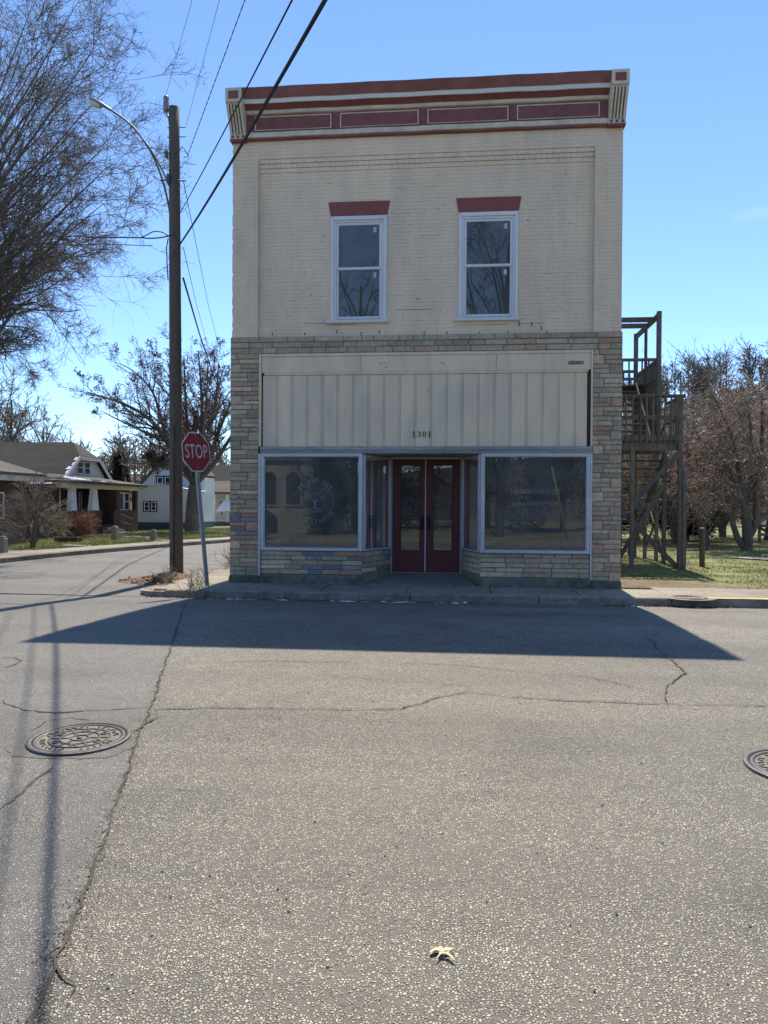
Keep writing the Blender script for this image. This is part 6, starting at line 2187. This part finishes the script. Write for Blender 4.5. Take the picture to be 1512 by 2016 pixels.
b1 = at(1470, 1084, 'z', .1); b1[2] = float(lot_h(b1[0], b1[1])) - .05
cy_ = b1[1]
def cp(u, v, dy=0): return tuple(at(u, v, 'y', cy_ + dy))
lines = [([tuple(b1), cp(1472, 1060), cp(1468, 1010), cp(1462, 960), cp(1450, 900, -.5), cp(1430, 830, -1)], .20, .05),
         ([cp(1464, 1078), cp(1448, 1050), cp(1440, 1010), cp(1440, 960, .4), cp(1400, 900, .6), cp(1365, 840, .8)], .12, .03),
         ([cp(1472, 1062), cp(1484, 1040), cp(1490, 1010), cp(1488, 960, -.4), cp(1500, 880, -.8), cp(1500, 790, -1)], .14, .04),
         ([cp(1486, 1036), cp(1500, 1018, .3), cp(1525, 1005, .6), cp(1580, 960, 1)], .10, .03),
         ([cp(1468, 1010), cp(1440, 930, -1), cp(1400, 880, -1.6), cp(1360, 860, -2)], .10, .025),
         ([cp(1466, 980), cp(1480, 900, 1), cp(1460, 830, 2), cp(1450, 790, 2.4)], .10, .025),
         ([cp(1488, 960), cp(1530, 880, .6), cp(1590, 820, 1)], .10, .025),
         ([cp(1462, 960), cp(1420, 935, -.6), cp(1375, 950, -1.2), cp(1340, 960, -1.6)], .08, .02),
         ([cp(1468, 950), cp(1440, 860, 0), cp(1415, 800, .2), cp(1400, 775, .3)], .09, .02),
         ([cp(1484, 950), cp(1478, 850, -1), cp(1470, 790, -1.4)], .09, .02),
         ([cp(1450, 960), cp(1425, 975, -1.4), cp(1390, 985, -2.2)], .06, .015)]
crab(401, tuple(b1), lines, 'spreading reddish bare tree with forked dark trunk, right edge', (12, 10, 6), .0095)
for (sd_, u, v, yy_, hgt, sp, lab) in ((402, 1345, 1060, 18.5, 5.2, 3.8, 'reddish bare tree seen behind the wooden staircase'),
                                       (403, 1250, 1060, 21.0, 5.0, 3.4, 'reddish bare tree hidden mostly between staircase and shop corner'),
                                       (404, 1420, 1060, 24.0, 6.4, 4.2, 'taller bare tree in the second row of the lot'),
                                       (405, 1395, 1060, 17.0, 5.2, 4.0, 'rounded reddish bare tree just left of the forked dark trunk'),
                                       (406, 1520, 1060, 21.0, 6.0, 4.6, 'reddish bare tree behind the forked trunk, cut by right edge')):
    p = at(u, v, 'y', yy_)
    T = generic(sd_, (p[0], yy_, .1), hgt, sp, 22, -.02, (8, 7, 3), rm=.011, low=.18, rad=.16, ang=(0, 60), multi=2)
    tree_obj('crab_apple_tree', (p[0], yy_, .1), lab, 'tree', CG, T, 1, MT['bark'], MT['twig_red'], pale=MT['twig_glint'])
p = at(1385, 1062, 'z', .1)
leafy('evergreen_shrub', (p[0] - 1.2, p[1] - 1.5, .1), 'dark rounded evergreen bush low behind the bollard', 'shrub', (1.8, 1.3, 2.0), 16000, MT['needle'], 45, leaf=.11)
leafy('evergreen_shrub', (p[0] - 4.2, p[1] + .5, .1), 'dark evergreen bush glimpsed under the staircase', 'shrub', (1.7, 1.2, 1.8), 12000, MT['needle'], 46, leaf=.11)
# dry weeds at the kerb and the shop corner
for (u, v, h_, sd_, lab) in ((452, 1120, .42, 801, 'dry leafless weed stems against the shop corner'), (396, 1168, .34, 802, 'dry weed tuft at the foot of the stop sign post'),
                             (330, 1150, .26, 803, 'small dry weed sprouting from the leaf heap')):
    p = at(u, v, 'z', .10)
    T = generic(sd_, (p[0], p[1], .10), h_, h_ * .8, 12, .0, (4, 2), 3, rm=.0022, low=.02, rad=.006, ang=(15, 75), multi=4)
    tree_obj('dry_weed', (p[0], p[1], .10), lab, 'weed', 'dry weeds at the street corner', T, 1, MT['twig_pale'], MT['twig_pale'], ns=(4, 3))
# low rail fence far right
p = at(1495, 1068, 'y', 19)
e = empty('rail_fence', (p[0], 19, .15), 'low grey two-rail fence in grass behind the right trunk', 'fence')
for k in range(3):
    MB().bbox(p[0] + 1.6 * k - .05, p[0] + 1.6 * k + .05, 18.95, 19.05, .1, 1.0, .01).build('post', MT['wood'], e)
for zz in (.42, .78):
    MB().bbox(p[0] - .1, p[0] + 3.4, 18.88, 18.945, zz, zz + .11, .01).build('rail', MT['wood'], e)

# ---- wooded hillsides: far trees reading as one mass, with a few taller ones apart
tmpl = []
for sd_ in (501, 502, 503):
    T = generic(sd_, (0, 0, 0), 8.0, 3.2, 9, .07, (6, 3), 3, rm=.034, low=.25, rad=.16, ang=(30, 75))
    tmpl.append(tubes(T.parts, 3))
rw = np.random.default_rng(55)


def wood(name, pts, hs, m):
    Vs, Fs, b = [], [], 0
    for (x, y), h_ in zip(pts, hs):
        V, Fc = tmpl[rw.integers(0, 3)]
        a = rw.uniform(0, 2 * PI); ca, sa = math.cos(a), math.sin(a); k_ = h_ / 8.0
        W_ = np.stack([V[:, 0] * ca - V[:, 1] * sa, V[:, 0] * sa + V[:, 1] * ca, V[:, 2]], -1) * k_ + np.array([x, y, float(hill_h(x, y))])
        Vs.append(W_); Fs.append(Fc + b); b += len(V)
    o_ = np_obj(name, np.concatenate(Vs), np.concatenate(Fs), m)
    o_['kind'] = 'stuff'


def scatter(n, u0, u1, y0, y1):
    y = rw.uniform(y0, y1, n); u = rw.uniform(u0, u1, n)
    return [(at(u_, 1000, 'y', y_)[0], y_) for u_, y_ in zip(u, y)]


wood('wooded_slope', scatter(75, -150, 470, 58, 112), rw.uniform(5.5, 8.5, 75), MT['twig'])
wood('wooded_hill', scatter(105, 1200, 1640, 58, 112) + scatter(45, 1200, 1640, 49, 60) + scatter(25, 1640, 2300, 56, 105), np.r_[rw.uniform(5, 7.5, 105), rw.uniform(3, 5, 45), rw.uniform(5, 8, 25)], MT['twig'])
for (u, yy_, h_, sd_, lab) in ((1335, 44, 13.5, 601, 'tall thin bare tree above the woods just right of the stair posts'), (1392, 48, 14.6, 602, 'tallest sparse bare tree on the right skyline')):
    p = at(u, 1000, 'y', yy_)
    T = generic(sd_, (p[0], yy_, .0), h_, 2.6, 16, .04, (7, 5, 3), rm=.012, low=.3, rad=.15, ang=(35, 70))
    tree_obj('bare_tree', (p[0], yy_, .0), lab, 'tree', TG, T, 1, MT['bark'], MT['twig'], ns=(6, 3))
# a hut roof glimpsed on the slope over the bungalow, left of the white house
p = at(230, 945, 'y', 50)

# ================================================================== the other side of the street (seen in the shop windows)
MB().box(-70, 70, -17.15, -17.0, -.05, .13).build('far_kerb', MT['kerb'], None)['kind'] = 'structure'
sheet('far_pavement', [(-70, -18.6), (70, -18.6), (70, -17.15), (-70, -17.15)], .125, MT['concrete'])
sheet('far_lawn', [(-70, -60), (70, -60), (70, -18.6), (-70, -18.6)], .11, MT['grass_soil'])
grid('far_hill', np.linspace(-150, 150, 40), np.linspace(-160, -59, 24), lambda x, y: .1 + (7.5 + 2 * np.sin(x * .06)) * ss((-60 - y) / 45), MT['leaf_litter'])
CH_ = empty('white_church', (-8.2, -27, .1), 'pale church with arched window, reflected in the left shop window', 'church')
cw = MB()
cw.box(-13.5, -7.2, -36, -27.0, 0, 4.3)
cw.build('wall', MT['churchpaint'], CH_)
cr = MB().prism([(-13.9, -26.6, 4.3), (-6.8, -26.6, 4.3), (-10.35, -26.6, 7.4)], (0, -9.8, 0)); cr.build('roof', MT['shingle'], CH_)
for xx_ in (-9.6, -8.3):
    ring = [(xx_ - .5, -26.98, 1.5), (xx_ + .5, -26.98, 1.5)] + [(xx_ + .5 * math.cos(a), -26.98, 2.9 + .6 * math.sin(a)) for a in np.linspace(0, PI, 9)]
    aw = MB().prism(ring, (0, .06, 0)).build('arched_window', MT['churchpaint'], CH_)
    ring = [(xx_ - .38, -26.915, 1.62), (xx_ + .38, -26.915, 1.62)] + [(xx_ + .38 * math.cos(a), -26.915, 2.9 + .46 * math.sin(a)) for a in np.linspace(0, PI, 9)]
    MB().prism(ring, (0, .02, 0)).build('pane', MT['darkglass'], aw)
MB().box(-13.6, -7.1, -26.95, -26.8, 4.0, 4.29).build('eave_board', MT['white'], CH_)
# parked dark car
ca_ = empty('parked_car', (-9.4, -18.0, 0.0), 'dark parked estate car, reflected at lower left of the shop window', 'car')
cb = MB()
body = [(-2.2, .35), (-2.25, .75), (-2.1, 1.0), (-1.3, 1.08), (-.6, 1.55), (1.4, 1.58), (2.1, 1.1), (2.2, .9), (2.2, .35)]
cb.prism([(-9.4 + x_, -18.85, z_) for x_, z_ in body], (0, 1.7, 0))
cb.build('body', MT['carpaint'], ca_)
MB().prism([(-9.4 + x_, -17.145, z_) for x_, z_ in ((-1.1, 1.1), (-.55, 1.48), (1.3, 1.5), (1.8, 1.12))], (0, .012, 0)).build('side_window', MT['darkglass'], ca_)
for x_ in (-1.4, 1.4):
    for y_ in (-18.88, -17.32):
        wh = MB().tube([(-9.4 + x_, y_, .33), (-9.4 + x_, y_ + .2, .33)], .33, 18).build('wheel', MT['tyre'], ca_)
        MB().tube([(-9.4 + x_, y_ - .005, .33), (-9.4 + x_, y_ + .205, .33)], .2, 12).build('rim', MT['alu'], wh)
for k, (x_, y_, h_, s_) in enumerate(((-5.2, -24, 9, 2.2), (-1.5, -33, 11, 3.0), (2.5, -36, 12, 3.4), (6.5, -30, 10, 3.0), (11, -34, 12, 3.6), (16, -30, 10, 3.5), (-16, -34, 11, 3.5))):
    leafy('evergreen_tree', (x_, y_, .1), ['slim', 'broad', 'tallest', 'rounded', 'leaning', 'outer', 'far'][k] + ' dark evergreen across the street, seen in the shop windows', 'tree', (s_ * .8, s_ * .8, h_), 16000, MT['needle'], 700 + k, cone=True, leaf=.22, group='evergreens mirrored in the windows')
for (x_, y_, h_, sd_, lab) in ((2.6, -23, 16.5, 611, 'tall bare tree mirrored in the right upstairs window'), (-4.6, -25, 15.0, 612, 'tall bare tree mirrored in the left upstairs window')):
    T = generic(sd_, (x_, y_, .1), h_, 6.0, 16, .06, (8, 6, 3), rm=.012, low=.3, rad=.24, ang=(30, 70))
    tree_obj('bare_tree', (x_, y_, .1), lab, 'tree', TG, T, 1, MT['dark_bark'], MT['dark_bark'])
gg = MB().tube([(5.6, -21.5, .1), (4.9, -21.8, 3.4)], .05, 8).build('guy_guard', MT['roofyellow'], None)
tag(gg, 'leaning yellow guy-wire guard mirrored in the right shop window', 'guy guard')
